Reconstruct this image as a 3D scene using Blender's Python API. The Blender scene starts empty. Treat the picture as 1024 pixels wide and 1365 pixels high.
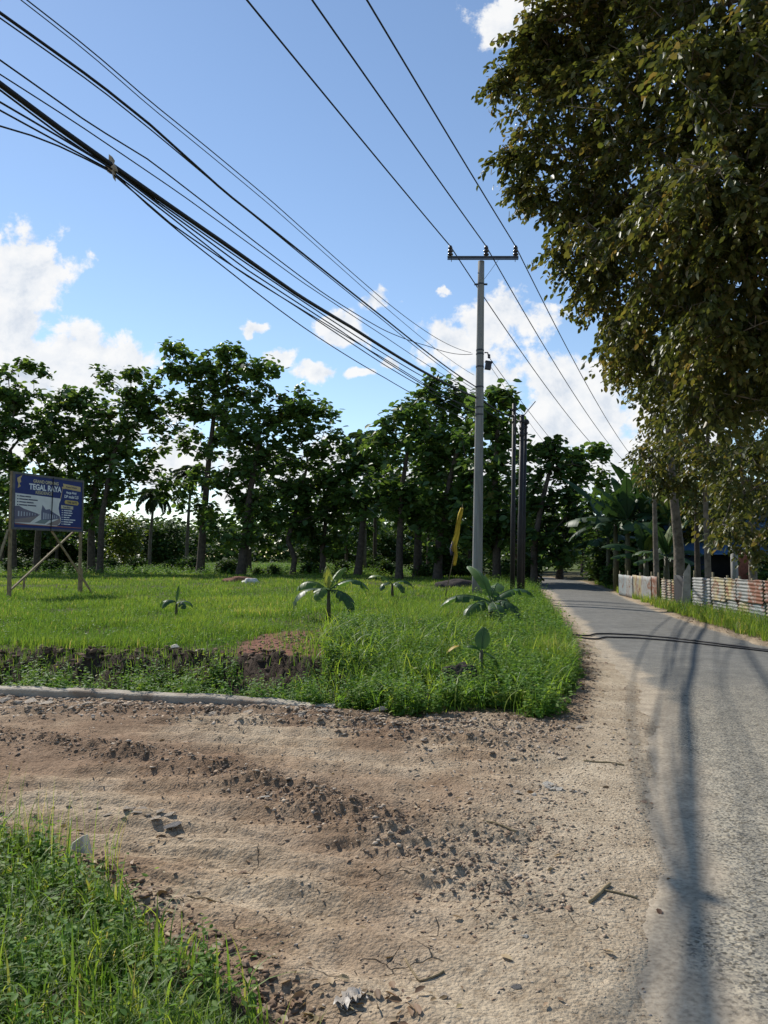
import bpy, bmesh, math, random
import numpy as np
from mathutils import Vector, Matrix
R = math.radians
rng = np.random.default_rng(7)
random.seed(7)
scene = bpy.context.scene
COL = scene.collection

# ------------------------------------------------------------------ camera
CAMH, F, HOR = 1.6, 1025.0, 742.0
PITCH = math.atan((HOR - 682.5) / F)
cam = bpy.data.cameras.new('camera'); camo = bpy.data.objects.new('camera', cam); COL.objects.link(camo)
cam.sensor_fit = 'VERTICAL'; cam.sensor_height = 36.0; cam.lens = 36.0 * F / 1365.0
cam.clip_start = 0.05; cam.clip_end = 9000
camo.location = (0, 0, CAMH); camo.rotation_euler = (R(90) + PITCH, 0, 0)
scene.camera = camo

def ray(px, py):
    u = (px - 512) / F; v = (682.5 - py) / F
    return u, math.cos(PITCH) - v * math.sin(PITCH), math.sin(PITCH) + v * math.cos(PITCH)
def G(px, py, z=0.0):                       # where a sight line meets the level z
    dx, dy, dz = ray(px, py); t = (z - CAMH) / dz
    return np.array((t * dx, t * dy, z))
def P(px, py, Y):                           # point of a sight line at depth Y
    dx, dy, dz = ray(px, py); t = Y / dy
    return np.array((t * dx, Y, CAMH + t * dz))
def PL(px, py, c, s=0.41):                  # point of a sight line in the vertical plane x - s*y = c
    dx, dy, dz = ray(px, py); t = c / (dx - s * dy)
    return np.array((t * dx, t * dy, CAMH + t * dz))

# ------------------------------------------------------------------ noise
def _hash(ix, iy, seed):
    n = (ix.astype(np.int64) * 374761393 + iy.astype(np.int64) * 668265263 + seed * 982451653) & 0x7fffffff
    n = ((n ^ (n >> 13)) * 1274126177) & 0x7fffffff
    n = (n ^ (n >> 16)) & 0xffff
    return n / 65535.0
def vnoise(x, y, seed=0):
    x0 = np.floor(x); y0 = np.floor(y); fx = x - x0; fy = y - y0
    fx = fx * fx * (3 - 2 * fx); fy = fy * fy * (3 - 2 * fy)
    a = _hash(x0, y0, seed); b = _hash(x0 + 1, y0, seed); c = _hash(x0, y0 + 1, seed); d = _hash(x0 + 1, y0 + 1, seed)
    return (a * (1 - fx) + b * fx) * (1 - fy) + (c * (1 - fx) + d * fx) * fy
def fbm(x, y, seed=0, o=4, g=0.5):
    s = 0; a = 1; t = 0
    for i in range(o):
        s = s + a * vnoise(x, y, seed + i * 17); t += a; a *= g
        x = x * 2.03 + 5.1; y = y * 2.03 - 3.7
    return s / t
def sstep(a, b, x):
    t = np.clip((x - a) / (b - a), 0, 1); return t * t * (3 - 2 * t)
def dline(x, y, pts):                       # distance to a polyline
    d = np.full(np.shape(x), 1e9)
    for (ax, ay), (bx, by) in zip(pts[:-1], pts[1:]):
        vx, vy = bx - ax, by - ay; L = vx * vx + vy * vy + 1e-9
        t = np.clip(((x - ax) * vx + (y - ay) * vy) / L, 0, 1)
        d = np.minimum(d, np.hypot(x - ax - t * vx, y - ay - t * vy))
    return d
def inpoly(x, y, pts):
    r = np.zeros(np.shape(x), bool); n = len(pts)
    for i in range(n):
        x0, y0 = pts[i]; x1, y1 = pts[(i + 1) % n]
        if y0 == y1: continue
        c = ((y0 > y) != (y1 > y)) & (x < (x1 - x0) * (y - y0) / (y1 - y0) + x0)
        r ^= c
    return r
def sd(x, y, pts):                          # signed distance, positive inside
    d = dline(x, y, pts + pts[:1]); return np.where(inpoly(x, y, pts), d, -d)
g2 = lambda px, py, z=0.0: tuple(G(px, py, z)[:2])

# ------------------------------------------------------------------ objects
def tag(o, label=None, cat=None, group=None, kind=None):
    if label: o['label'] = label
    if cat: o['category'] = cat
    if group: o['group'] = group
    if kind: o['kind'] = kind
    return o
def empty(name, loc, label=None, cat=None, group=None, rz=0):
    o = bpy.data.objects.new(name, None); COL.objects.link(o); o.location = loc; o.rotation_euler = (0, 0, rz)
    o.empty_display_size = 0.2
    return tag(o, label, cat, group)
def link(name, me, mat=None, parent=None):
    o = bpy.data.objects.new(name, me); COL.objects.link(o)
    if mat is not None:
        for m in (mat if isinstance(mat, (list, tuple)) else [mat]): me.materials.append(m)
    if parent is not None: o.parent = parent
    return o
def npmesh(name, V, F, smooth=False, attrs=None, mats=None, colors=None):
    """V (n,3); F: list of (m,k) index arrays"""
    if not isinstance(F, (list, tuple)): F = [F]
    F = [np.asarray(f, np.int32) for f in F if len(f)]
    me = bpy.data.meshes.new(name)
    V = np.asarray(V, np.float32); me.vertices.add(len(V)); me.vertices.foreach_set('co', V.ravel())
    li = np.concatenate([f.ravel() for f in F]); tot = np.concatenate([np.full(len(f), f.shape[1], np.int32) for f in F])
    st = np.concatenate([[0], np.cumsum(tot)[:-1]]).astype(np.int32)
    me.loops.add(len(li)); me.loops.foreach_set('vertex_index', li)
    me.polygons.add(len(tot)); me.polygons.foreach_set('loop_start', st); me.polygons.foreach_set('loop_total', tot)
    if smooth: me.polygons.foreach_set('use_smooth', np.ones(len(tot), bool))
    if mats is not None: me.polygons.foreach_set('material_index', np.asarray(mats, np.int32))
    for k, a in (attrs or {}).items():
        at = me.attributes.new(k, 'FLOAT', 'POINT'); at.data.foreach_set('value', np.asarray(a, np.float32))
    for k, a in (colors or {}).items():
        at = me.attributes.new(k, 'FLOAT_COLOR', 'POINT'); c = np.ones((len(V), 4), np.float32); c[:, :3] = a
        at.data.foreach_set('color', c.ravel())
    me.update(calc_edges=True); me.validate()
    return me
class MB:
    """collects shapes into one mesh"""
    def __init__(s): s.V = []; s.F = []; s.n = 0; s.M = []
    def add(s, V, F, m=0):
        for f in F: s.F.append([i + s.n for i in f]); s.M.append(m)
        s.V.extend([tuple(v) for v in V]); s.n += len(V); return s
    def box(s, c, d, rot=None, m=0):
        a, b, e = d[0] / 2, d[1] / 2, d[2] / 2
        vs = [Vector((x * a, y * b, z * e)) for x in (-1, 1) for y in (-1, 1) for z in (-1, 1)]
        if rot is not None: vs = [rot @ v for v in vs]
        vs = [v + Vector(c) for v in vs]
        return s.add(vs, [(0, 1, 3, 2), (4, 6, 7, 5), (0, 4, 5, 1), (2, 3, 7, 6), (0, 2, 6, 4), (1, 5, 7, 3)], m)
    def bar(s, p, q, w, h, m=0):
        p = Vector(p); q = Vector(q); d = (q - p)
        return s.box((p + q) / 2, (w, h, d.length), d.to_track_quat('Z', 'Y').to_matrix(), m)
    def tube(s, pts, rad, n=8, cap=True, m=0):
        pts = [Vector(p) for p in pts]; rad = rad if isinstance(rad, (list, tuple)) else [rad] * len(pts)
        V = []; prev = None
        for i, p in enumerate(pts):
            t = (pts[min(i + 1, len(pts) - 1)] - pts[max(i - 1, 0)]).normalized()
            if prev is None:
                a = t.orthogonal().normalized()
            else:
                a = (prev - t * prev.dot(t)).normalized()
            prev = a; b = t.cross(a)
            for k in range(n):
                th = 2 * math.pi * k / n; V.append(p + (a * math.cos(th) + b * math.sin(th)) * rad[i])
        Fs = [(i * n + k, i * n + (k + 1) % n, (i + 1) * n + (k + 1) % n, (i + 1) * n + k) for i in range(len(pts) - 1) for k in range(n)]
        if cap: Fs += [tuple(range(n - 1, -1, -1)), tuple(range((len(pts) - 1) * n, len(pts) * n))]
        return s.add(V, Fs, m)
    def lathe(s, c, prof, n=16, m=0):
        return s.tube([(c[0], c[1], c[2] + z) for z, r in prof], [max(r, 1e-4) for z, r in prof], n, True, m)
    def build(s, name, mat, parent=None, smooth=False):
        me = bpy.data.meshes.new(name); me.from_pydata(s.V, [], s.F); 
        me.polygons.foreach_set('material_index', s.M)
        if smooth: me.polygons.foreach_set('use_smooth', [True] * len(s.F))
        me.update()
        return link(name, me, mat, parent)

# ------------------------------------------------------------------ materials
def nmat(name):
    m = bpy.data.materials.new(name); m.use_nodes = True; nt = m.node_tree
    for n in list(nt.nodes): nt.nodes.remove(n)
    return m, nt, nt.nodes, nt.links
def ramp(N, stops, interp='LINEAR'):
    r = N.new('ShaderNodeValToRGB'); r.color_ramp.interpolation = interp
    e = r.color_ramp.elements
    while len(e) < len(stops): e.new(0.5)
    for q, (p, c) in zip(e, stops): q.position = p; q.color = (*c, 1)
    return r
def noise(N, L, vec, scale, det=4, rough=0.55, dist=0):
    n = N.new('ShaderNodeTexNoise'); n.inputs['Scale'].default_value = scale; n.inputs['Detail'].default_value = det
    n.inputs['Roughness'].default_value = rough; n.inputs['Distortion'].default_value = dist
    if vec is not None: L.new(vec, n.inputs['Vector'])
    return n
def mixc(N, L, mode, fac, a, b):
    m = N.new('ShaderNodeMix'); m.data_type = 'RGBA'; m.blend_type = mode
    for s, v in ((m.inputs[0], fac), (m.inputs[6], a), (m.inputs[7], b)):
        if hasattr(v, 'is_linked'): L.new(v, s)
        elif isinstance(v, (int, float)): s.default_value = v
        else: s.default_value = (*v, 1)
    return m.outputs[2]
def mth(N, L, op, a, b=None, c=None, clamp=False):
    m = N.new('ShaderNodeMath'); m.operation = op; m.use_clamp = clamp
    for s, v in zip(m.inputs, (a, b, c)):
        if v is None: continue
        if hasattr(v, 'is_linked'): L.new(v, s)
        else: s.default_value = v
    return m.outputs[0]
def plain(name, col, rough=0.6, var=0.25, scale=8, metal=0, spec=0.4, bump=0.0, bscale=40, stain=None):
    """procedural solid: base colour broken by two noises"""
    m, nt, N, L = nmat(name)
    o = N.new('ShaderNodeOutputMaterial'); b = N.new('ShaderNodeBsdfPrincipled'); L.new(b.outputs[0], o.inputs[0])
    tc = N.new('ShaderNodeTexCoord'); v = tc.outputs['Object']
    n1 = noise(N, L, v, scale, 5)
    lo = tuple(c * (1 - var) for c in col); hi = tuple(min(1, c * (1 + var)) for c in col)
    r = ramp(N, [(0.3, lo), (0.7, hi)]); L.new(n1.outputs[0], r.inputs[0]); c = r.outputs[0]
    if stain:
        n2 = noise(N, L, v, stain[1], 6, 0.65); r2 = ramp(N, [(stain[2], (0, 0, 0)), (stain[2] + 0.12, (1, 1, 1))]); L.new(n2.outputs[0], r2.inputs[0])
        c = mixc(N, L, 'MIX', r2.outputs[0], c, stain[0])
    L.new(c, b.inputs['Base Color']); b.inputs['Roughness'].default_value = rough; b.inputs['Metallic'].default_value = metal
    b.inputs['Specular IOR Level'].default_value = spec
    if bump:
        nb = noise(N, L, v, bscale, 6); bp = N.new('ShaderNodeBump'); bp.inputs['Strength'].default_value = bump; bp.inputs['Distance'].default_value = 0.02
        L.new(nb.outputs[0], bp.inputs['Height']); L.new(bp.outputs[0], b.inputs['Normal'])
    return m
def leafmat(name, stops, trans=0.3, tcol=1.6, rough=0.42, spec=0.45):
    """leaf: colour varies leaf by leaf through the attribute tint; light passes through"""
    m, nt, N, L = nmat(name)
    o = N.new('ShaderNodeOutputMaterial'); b = N.new('ShaderNodeBsdfPrincipled'); t = N.new('ShaderNodeBsdfTranslucent'); mx = N.new('ShaderNodeMixShader')
    a = N.new('ShaderNodeAttribute'); a.attribute_name = 'tint'
    r = ramp(N, stops); L.new(a.outputs['Fac'], r.inputs[0])
    tc = N.new('ShaderNodeTexCoord'); nz = noise(N, L, tc.outputs['Object'], 6.0, 3)
    c = mixc(N, L, 'MULTIPLY', 0.35, r.outputs[0], nz.outputs[1])
    c = mixc(N, L, 'MULTIPLY', 1.0, c, (1.3, 1.3, 1.3))
    L.new(c, b.inputs['Base Color']); b.inputs['Roughness'].default_value = rough; b.inputs['Specular IOR Level'].default_value = spec
    tcn = mixc(N, L, 'MULTIPLY', 1.0, c, (tcol * 1.05, tcol, tcol * 0.55)); L.new(tcn, t.inputs[0])
    mx.inputs[0].default_value = trans; L.new(b.outputs[0], mx.inputs[1]); L.new(t.outputs[0], mx.inputs[2]); L.new(mx.outputs[0], o.inputs[0])
    return m

M = {}
M['bark'] = plain('bark', (0.075, 0.06, 0.047), 0.9, 0.45, 5, spec=0.15, bump=0.8, bscale=14)
M['pale_bark'] = plain('pale_bark', (0.17, 0.14, 0.11), 0.9, 0.4, 6, spec=0.15, bump=0.7, bscale=16, stain=((0.06, 0.055, 0.045), 2.5, 0.55))
M['palm_bark'] = plain('palm_bark', (0.13, 0.11, 0.09), 0.9, 0.35, 3, spec=0.15, bump=0.6, bscale=9)
M['teak'] = leafmat('teak_leaf', [(0, (0.036, 0.075, 0.022)), (0.55, (0.064, 0.118, 0.03)), (0.86, (0.11, 0.165, 0.036)), (0.96, (0.12, 0.15, 0.03)), (1, (0.13, 0.085, 0.045))], 0.36, 2.0, 0.45, 0.4)
M['olive'] = leafmat('roadside_leaf', [(0, (0.038, 0.050, 0.016)), (0.45, (0.072, 0.084, 0.023)), (0.72, (0.115, 0.112, 0.03)), (0.9, (0.15, 0.105, 0.04)), (1, (0.17, 0.20, 0.04))], 0.34, 1.8, 0.46, 0.35)
M['bush'] = leafmat('bush_leaf', [(0, (0.022, 0.05, 0.015)), (0.6, (0.045, 0.088, 0.022)), (1, (0.11, 0.16, 0.032))], 0.25, 1.5, 0.65, 0.15)
M['lime'] = leafmat('lime_leaf', [(0, (0.05, 0.085, 0.018)), (0.6, (0.10, 0.14, 0.025)), (1, (0.17, 0.19, 0.03))], 0.35, 1.7)
M['banana'] = leafmat('banana_leaf', [(0, (0.035, 0.075, 0.024)), (0.6, (0.055, 0.115, 0.03)), (0.9, (0.12, 0.19, 0.035)), (1, (0.23, 0.25, 0.05))], 0.34, 1.7, 0.45, 0.35)
M['banana_dark'] = leafmat('dark_banana_leaf', [(0, (0.022, 0.05, 0.02)), (0.6, (0.036, 0.075, 0.024)), (0.93, (0.06, 0.11, 0.028)), (1, (0.2, 0.22, 0.05))], 0.25, 1.6, 0.5, 0.3)  # darker version of the banana leaf ramp, for the plants behind the fence
M['palm'] = leafmat('palm_leaf', [(0, (0.03, 0.055, 0.018)), (1, (0.07, 0.10, 0.03))], 0.25, 1.5)
M['grass'] = leafmat('grass_blade', [(0, (0.042, 0.095, 0.016)), (0.5, (0.095, 0.165, 0.026)), (0.85, (0.20, 0.26, 0.045)), (0.95, (0.22, 0.22, 0.07)), (1, (0.36, 0.30, 0.14))], 0.45, 2.0, 0.5, 0.25)
M['weed'] = leafmat('weed_leaf', [(0, (0.05, 0.115, 0.024)), (0.5, (0.10, 0.19, 0.036)), (0.9, (0.18, 0.27, 0.055)), (1, (0.3, 0.26, 0.08))], 0.38, 1.65, 0.6, 0.16)
M['litter'] = leafmat('dry_leaf', [(0, (0.10, 0.06, 0.035)), (0.5, (0.22, 0.14, 0.08)), (1, (0.42, 0.32, 0.2))], 0.15, 1.1, 0.6, 0.2)
M['wood'] = plain('weathered_wood', (0.27, 0.205, 0.115), 0.8, 0.35, 6, spec=0.2, bump=0.5, bscale=30)
M['bamboo'] = plain('old_bamboo', (0.19, 0.155, 0.085), 0.7, 0.3, 5, spec=0.3, bump=0.3, bscale=25)
M['black_steel'] = plain('black_pole_paint', (0.022, 0.019, 0.02), 0.6, 0.35, 4, spec=0.4, bump=0.2, stain=((0.06, 0.035, 0.025), 5, 0.6))
M['steel'] = plain('weathered_steel', (0.055, 0.055, 0.06), 0.5, 0.3, 10, metal=0.5)
M['glaze'] = plain('insulator_glaze', (0.035, 0.025, 0.025), 0.2, 0.2, 10, spec=0.6)
M['cable'] = plain('cable_sheath', (0.012, 0.012, 0.014), 0.55, 0.2, 5)
M['kerb'] = plain('kerb_concrete', (0.38, 0.33, 0.26), 0.9, 0.25, 3, spec=0.2, bump=0.7, bscale=25, stain=((0.24, 0.18, 0.13), 2.0, 0.52))
M['rock'] = plain('pale_rock', (0.52, 0.43, 0.33), 0.9, 0.3, 4, spec=0.2, bump=0.8, bscale=18, stain=((0.34, 0.25, 0.18), 3, 0.58))
M['rock_white'] = plain('chalky_rock', (0.62, 0.56, 0.47), 0.9, 0.2, 5, spec=0.2, bump=0.8, bscale=18)
M['rock_grey'] = plain('grey_rock', (0.2, 0.185, 0.17), 0.9, 0.3, 6, spec=0.2, bump=0.8, bscale=18)
M['cloth_yellow'] = plain('yellow_cloth', (0.62, 0.42, 0.04), 0.8, 0.2, 5)
M['cloth_blue'] = plain('blue_cloth', (0.12, 0.11, 0.2), 0.8, 0.2, 5)
M['white_sack'] = plain('white_sack', (0.6, 0.57, 0.5), 0.7, 0.15, 6, bump=0.5)
M['red_earth'] = plain('red_earth', (0.20, 0.10, 0.065), 0.95, 0.35, 9, spec=0.1, bump=0.8)
M['dark_earth'] = plain('dark_earth', (0.055, 0.045, 0.04), 0.95, 0.4, 7, spec=0.1, bump=0.9, bscale=12)
M['blue_paint'] = plain('blue_wall_paint', (0.025, 0.05, 0.115), 0.7, 0.2, 2)
M['blue_roof'] = plain('blue_roof_sheet', (0.05, 0.13, 0.27), 0.6, 0.2, 2)
M['brick'] = plain('red_brick', (0.26, 0.09, 0.055), 0.9, 0.3, 12, bump=0.5)
M['grey_plaster'] = plain('grey_plaster', (0.22, 0.22, 0.21), 0.9, 0.2, 4)
M['dark_void'] = plain('dark_board', (0.02, 0.02, 0.022), 0.8, 0.3, 4)
M['yellow_board'] = plain('yellow_board', (0.5, 0.38, 0.08), 0.6, 0.15, 5)
M['teal_board'] = plain('teal_board', (0.05, 0.33, 0.38), 0.6, 0.15, 5)

def concrete():
    m, nt, N, L = nmat('pole_concrete')
    o = N.new('ShaderNodeOutputMaterial'); b = N.new('ShaderNodeBsdfPrincipled'); L.new(b.outputs[0], o.inputs[0])
    tc = N.new('ShaderNodeTexCoord'); mp = N.new('ShaderNodeMapping'); mp.inputs['Scale'].default_value = (9, 9, 0.6); L.new(tc.outputs['Object'], mp.inputs[0])
    n1 = noise(N, L, mp.outputs[0], 1.0, 6, 0.65); n2 = noise(N, L, tc.outputs['Object'], 30, 3)
    r = ramp(N, [(0.3, (0.21, 0.205, 0.195)), (0.52, (0.33, 0.32, 0.30)), (0.75, (0.40, 0.39, 0.365))]); L.new(n1.outputs[0], r.inputs[0])
    c = mixc(N, L, 'MULTIPLY', 0.4, r.outputs[0], n2.outputs[1])
    L.new(c, b.inputs['Base Color']); b.inputs['Roughness'].default_value = 0.85; b.inputs['Specular IOR Level'].default_value = 0.25
    bp = N.new('ShaderNodeBump'); bp.inputs['Strength'].default_value = 0.3; bp.inputs['Distance'].default_value = 0.01
    L.new(n2.outputs[0], bp.inputs['Height']); L.new(bp.outputs[0], b.inputs['Normal'])
    return m
M['concrete'] = concrete()

def corrugated(name, base, rust_at, rust=(0.16, 0.06, 0.03), yellow=None):
    m, nt, N, L = nmat(name)
    o = N.new('ShaderNodeOutputMaterial'); b = N.new('ShaderNodeBsdfPrincipled'); L.new(b.outputs[0], o.inputs[0])
    tc = N.new('ShaderNodeTexCoord'); v = tc.outputs['Object']
    n1 = noise(N, L, v, 3.0, 6, 0.65); n2 = noise(N, L, v, 2.3, 6, 0.68, 1.2)
    r = ramp(N, [(0.3, tuple(c * 0.65 for c in base)), (0.65, base)]); L.new(n1.outputs[0], r.inputs[0]); c = r.outputs[0]
    if yellow:
        r3 = ramp(N, [(0.42, (0, 0, 0)), (0.6, (1, 1, 1))]); L.new(noise(N, L, v, 2.1, 4).outputs[0], r3.inputs[0]); c = mixc(N, L, 'MIX', r3.outputs[0], c, yellow)
    r2 = ramp(N, [(rust_at, (0, 0, 0)), (rust_at + 0.1, (1, 1, 1))]); L.new(n2.outputs[0], r2.inputs[0])
    c = mixc(N, L, 'MIX', r2.outputs[0], c, rust); L.new(c, b.inputs['Base Color']); b.inputs['Roughness'].default_value = 0.65; b.inputs['Metallic'].default_value = 0.15
    return m
M['zinc'] = corrugated('zinc_sheet', (0.30, 0.30, 0.28), 0.51, (0.17, 0.09, 0.055))
M['zinc_yellow'] = corrugated('yellowed_zinc_sheet', (0.30, 0.285, 0.24), 0.5, yellow=(0.31, 0.255, 0.12))
M['zinc_rust'] = corrugated('rusty_zinc_sheet', (0.30, 0.26, 0.22), 0.40)
M['zinc_blue'] = corrugated('bluish_zinc_sheet', (0.27, 0.295, 0.29), 0.53)

# ------------------------------------------------------------------ sun, sky and clouds
SX, SY = 0.75, -0.95                         # shadow of a 1 m stick
sd_ = Vector((-SX, -SY, 1.0)).normalized()   # towards the sun
sun = bpy.data.lights.new('sun', 'SUN'); sun.energy = 4.4; sun.angle = R(0.45); sun.color = (1.0, 0.95, 0.87)
suno = bpy.data.objects.new('sun', sun); COL.objects.link(suno); suno.rotation_euler = sd_.to_track_quat('Z', 'Y').to_euler(); suno.location = (-20, 30, 40)
EL = math.asin(sd_.z); AZ = math.atan2(sd_.x, sd_.y)
world = bpy.data.worlds.new('World'); scene.world = world; world.use_nodes = True
def build_world():
    nt = world.node_tree; N, L = nt.nodes, nt.links
    for n in list(N): N.remove(n)
    out = N.new('ShaderNodeOutputWorld'); bg = N.new('ShaderNodeBackground'); sky = N.new('ShaderNodeTexSky'); sky.sky_type = 'NISHITA'; sky.sun_disc = False
    sky.sun_elevation = EL; sky.sun_rotation = AZ; sky.altitude = 50; sky.air_density = 1.0; sky.dust_density = 0.03; sky.ozone_density = 1.6
    L.new(sky.outputs[0], bg.inputs[0]); bg.inputs[1].default_value = 0.124
    tc = N.new('ShaderNodeTexCoord'); d = tc.outputs['Generated']
    sp = N.new('ShaderNodeSeparateXYZ'); L.new(d, sp.inputs[0])
    yy = mth(N, L, 'MAXIMUM', sp.outputs[1], 0.03)
    u = mth(N, L, 'DIVIDE', sp.outputs[0], yy); v = mth(N, L, 'DIVIDE', sp.outputs[2], yy)
    cb = N.new('ShaderNodeCombineXYZ'); L.new(u, cb.inputs[0]); L.new(v, cb.inputs[1])
    nz = noise(N, L, cb.outputs[0], 17.0, 10, 0.62, 0.15)
    nzl = noise(N, L, cb.outputs[0], 11.0, 5, 0.55)
    wv = N.new('ShaderNodeVectorMath'); wv.operation = 'SUBTRACT'; L.new(nzl.outputs[1], wv.inputs[0]); wv.inputs[1].default_value = (0.5, 0.5, 0.5)
    ws = N.new('ShaderNodeVectorMath'); ws.operation = 'SCALE'; L.new(wv.outputs[0], ws.inputs[0]); ws.inputs[3].default_value = 0.085
    wa = N.new('ShaderNodeVectorMath'); wa.operation = 'ADD'; L.new(cb.outputs[0], wa.inputs[0]); L.new(ws.outputs[0], wa.inputs[1])
    fl = N.new('ShaderNodeVectorMath'); fl.operation = 'MULTIPLY'; L.new(wa.outputs[0], fl.inputs[0]); fl.inputs[1].default_value = (1, 1, 0)
    clouds = [(38, 358, 68, 60), (8, 425, 85, 80), (95, 475, 90, 72), (150, 488, 66, 46), (40, 490, 140, 80), (70, 560, 190, 80), (225, 610, 60, 50),
              (-80, 420, 120, 110), (372, 472, 34, 20), (430, 490, 34, 15), (448, 432, 46, 24), (480, 498, 24, 12), (505, 408, 26, 14), (345, 428, 18, 9), (520, 480, 30, 14),
              (672, 420, 72, 38), (615, 455, 70, 32), (650, 505, 55, 36), (585, 395, 16, 8), (755, 520, 70, 55), (790, 560, 110, 70), (720, 580, 110, 60), (830, 500, 70, 50), (810, 630, 120, 60), (700, 640, 120, 60),
              (690, 15, 70, 50), (655, 30, 34, 40), (720, -20, 90, 60), (430, 640, 90, 60), (560, 650, 90, 50), (330, 640, 80, 50), (900, 560, 110, 110),
              (-300, 300, 150, 90), (1300, 300, 200, 120), (1500, 600, 200, 120), (-500, 560, 250, 100)]
    q = None
    for (px, py, a, b) in clouds:
        dx, dy, dz = ray(px, py)
        s = N.new('ShaderNodeVectorMath'); s.operation = 'SUBTRACT'; L.new(fl.outputs[0], s.inputs[0]); s.inputs[1].default_value = (dx / dy, dz / dy, 0)
        k = N.new('ShaderNodeVectorMath'); k.operation = 'MULTIPLY'; L.new(s.outputs[0], k.inputs[0]); k.inputs[1].default_value = (F / a, F / b, 0)
        ln = N.new('ShaderNodeVectorMath'); ln.operation = 'LENGTH'; L.new(k.outputs[0], ln.inputs[0])
        q = ln.outputs['Value'] if q is None else mth(N, L, 'SMOOTH_MIN', q, ln.outputs['Value'], 0.25)
    D = mth(N, L, 'SUBTRACT', 1.0, q)
    nn = mth(N, L, 'MULTIPLY_ADD', nz.outputs[0], 3.4, -1.9)
    dens = mth(N, L, 'ADD', mth(N, L, 'MULTIPLY', D, 1.15), nn)
    mr = N.new('ShaderNodeMapRange'); mr.interpolation_type = 'SMOOTHSTEP'; L.new(dens, mr.inputs[0]); mr.inputs[1].default_value = -0.22; mr.inputs[2].default_value = 0.26; mr.inputs[4].default_value = 0.97
    front = N.new('ShaderNodeMapRange'); L.new(sp.outputs[1], front.inputs[0]); front.inputs[1].default_value = 0.05; front.inputs[2].default_value = 0.2
    al = mth(N, L, 'MULTIPLY', mr.outputs[0], front.outputs[0])
    # billows: the side of each puff that faces the sun is whiter
    of = N.new('ShaderNodeVectorMath'); of.operation = 'ADD'; L.new(cb.outputs[0], of.inputs[0]); of.inputs[1].default_value = (-0.012, 0.016, 0)
    nzo = noise(N, L, of.outputs[0], 17.0, 10, 0.62, 0.15)
    th = mth(N, L, 'MULTIPLY_ADD', mth(N, L, 'SUBTRACT', nzo.outputs[0], nz.outputs[0]), 1.9, mth(N, L, 'MULTIPLY_ADD', dens, 0.16, 0.36))
    rc = ramp(N, [(0.25, (1.0, 1.0, 1.0)), (0.5, (0.90, 0.925, 0.96)), (0.85, (0.66, 0.73, 0.83))]); L.new(th, rc.inputs[0])
    bgc = N.new('ShaderNodeBackground'); L.new(rc.outputs[0], bgc.inputs[0]); bgc.inputs[1].default_value = 0.80
    mx = N.new('ShaderNodeMixShader'); L.new(al, mx.inputs[0]); L.new(bg.outputs[0], mx.inputs[1]); L.new(bgc.outputs[0], mx.inputs[2]); L.new(mx.outputs[0], out.inputs[0])
build_world()
scene.view_settings.view_transform = 'Standard'; scene.view_settings.look = 'None'; scene.view_settings.exposure = 0.28; scene.view_settings.gamma = 1

# ------------------------------------------------------------------ ground plan
ROAD_L = [(-8, -1.5), (0, 0.1), (2.6, 0.82), (4.5, 1.5), (7.4, 2.5), (9.7, 3.1), (12.6, 3.5), (18.5, 4.6), (30, 6.6), (40, 8.25), (50, 9.4), (58, 8.8), (66, 6.5), (74, 2.5)]
ROAD_R = [(-8, 5.9), (0, 6.2), (8, 6.55), (13.9, 6.95), (17.6, 7.36), (22.5, 8.07), (30.9, 9.6), (43.2, 11.9), (51, 13.0), (60, 13.0), (69, 11), (78, 6.5)]
LY = np.array([a for a, b in ROAD_L]); LX = np.array([b for a, b in ROAD_L]); RY = np.array([a for a, b in ROAD_R]); RX = np.array([b for a, b in ROAD_R])
roadL = lambda y: np.interp(y, LY, LX)
roadR = lambda y: np.interp(y, RY, RX)
KERB = [(-14, 10.6), g2(0, 924), g2(200, 932), g2(445, 944)]
VERGE = [g2(445, 944), g2(540, 957), g2(640, 953), g2(700, 962), g2(748, 964), g2(776, 905), g2(771, 872), g2(757, 842), g2(741, 816), g2(727, 797), (8.0, 41), (9.0, 50), (8.5, 58), (6.2, 66), (2, 75)]
FIELD = KERB + VERGE[1:] + [(-40, 400), (-400, 400), (-400, 20)]
LAWN = [(-6, 5.6), g2(0, 1140), g2(60, 1156), g2(130, 1192), g2(185, 1240), g2(245, 1285), g2(310, 1335), g2(372, 1385), (0.1, 1.6), (0.2, -3), (-6, -3)]
RIDGE = [g2(-60, 975), g2(0, 985), g2(150, 1002), g2(300, 1035), g2(420, 1077), g2(520, 1122), g2(620, 1165), g2(680, 1195)]
RIDGE2 = [g2(-40, 946), g2(120, 948), g2(300, 953), g2(450, 962), g2(600, 985), g2(740, 1005)]
RIDGE3 = [g2(380, 1060), g2(500, 1085), g2(640, 1110), g2(720, 1115), g2(700, 1180), g2(690, 1215)]
GULLY = [g2(722, 1100), g2(700, 1135), g2(684, 1195)]
GULLY2 = [g2(800, 1075), g2(785, 1140), g2(770, 1235)]
TRACKA = [g2(-40, 1060), g2(100, 1090), g2(260, 1150), g2(420, 1230), g2(600, 1300), g2(760, 1365)]
TRACKB = [g2(-60, 1010), g2(150, 1035), g2(350, 1100), g2(480, 1160), g2(600, 1230), g2(700, 1300)]

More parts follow.
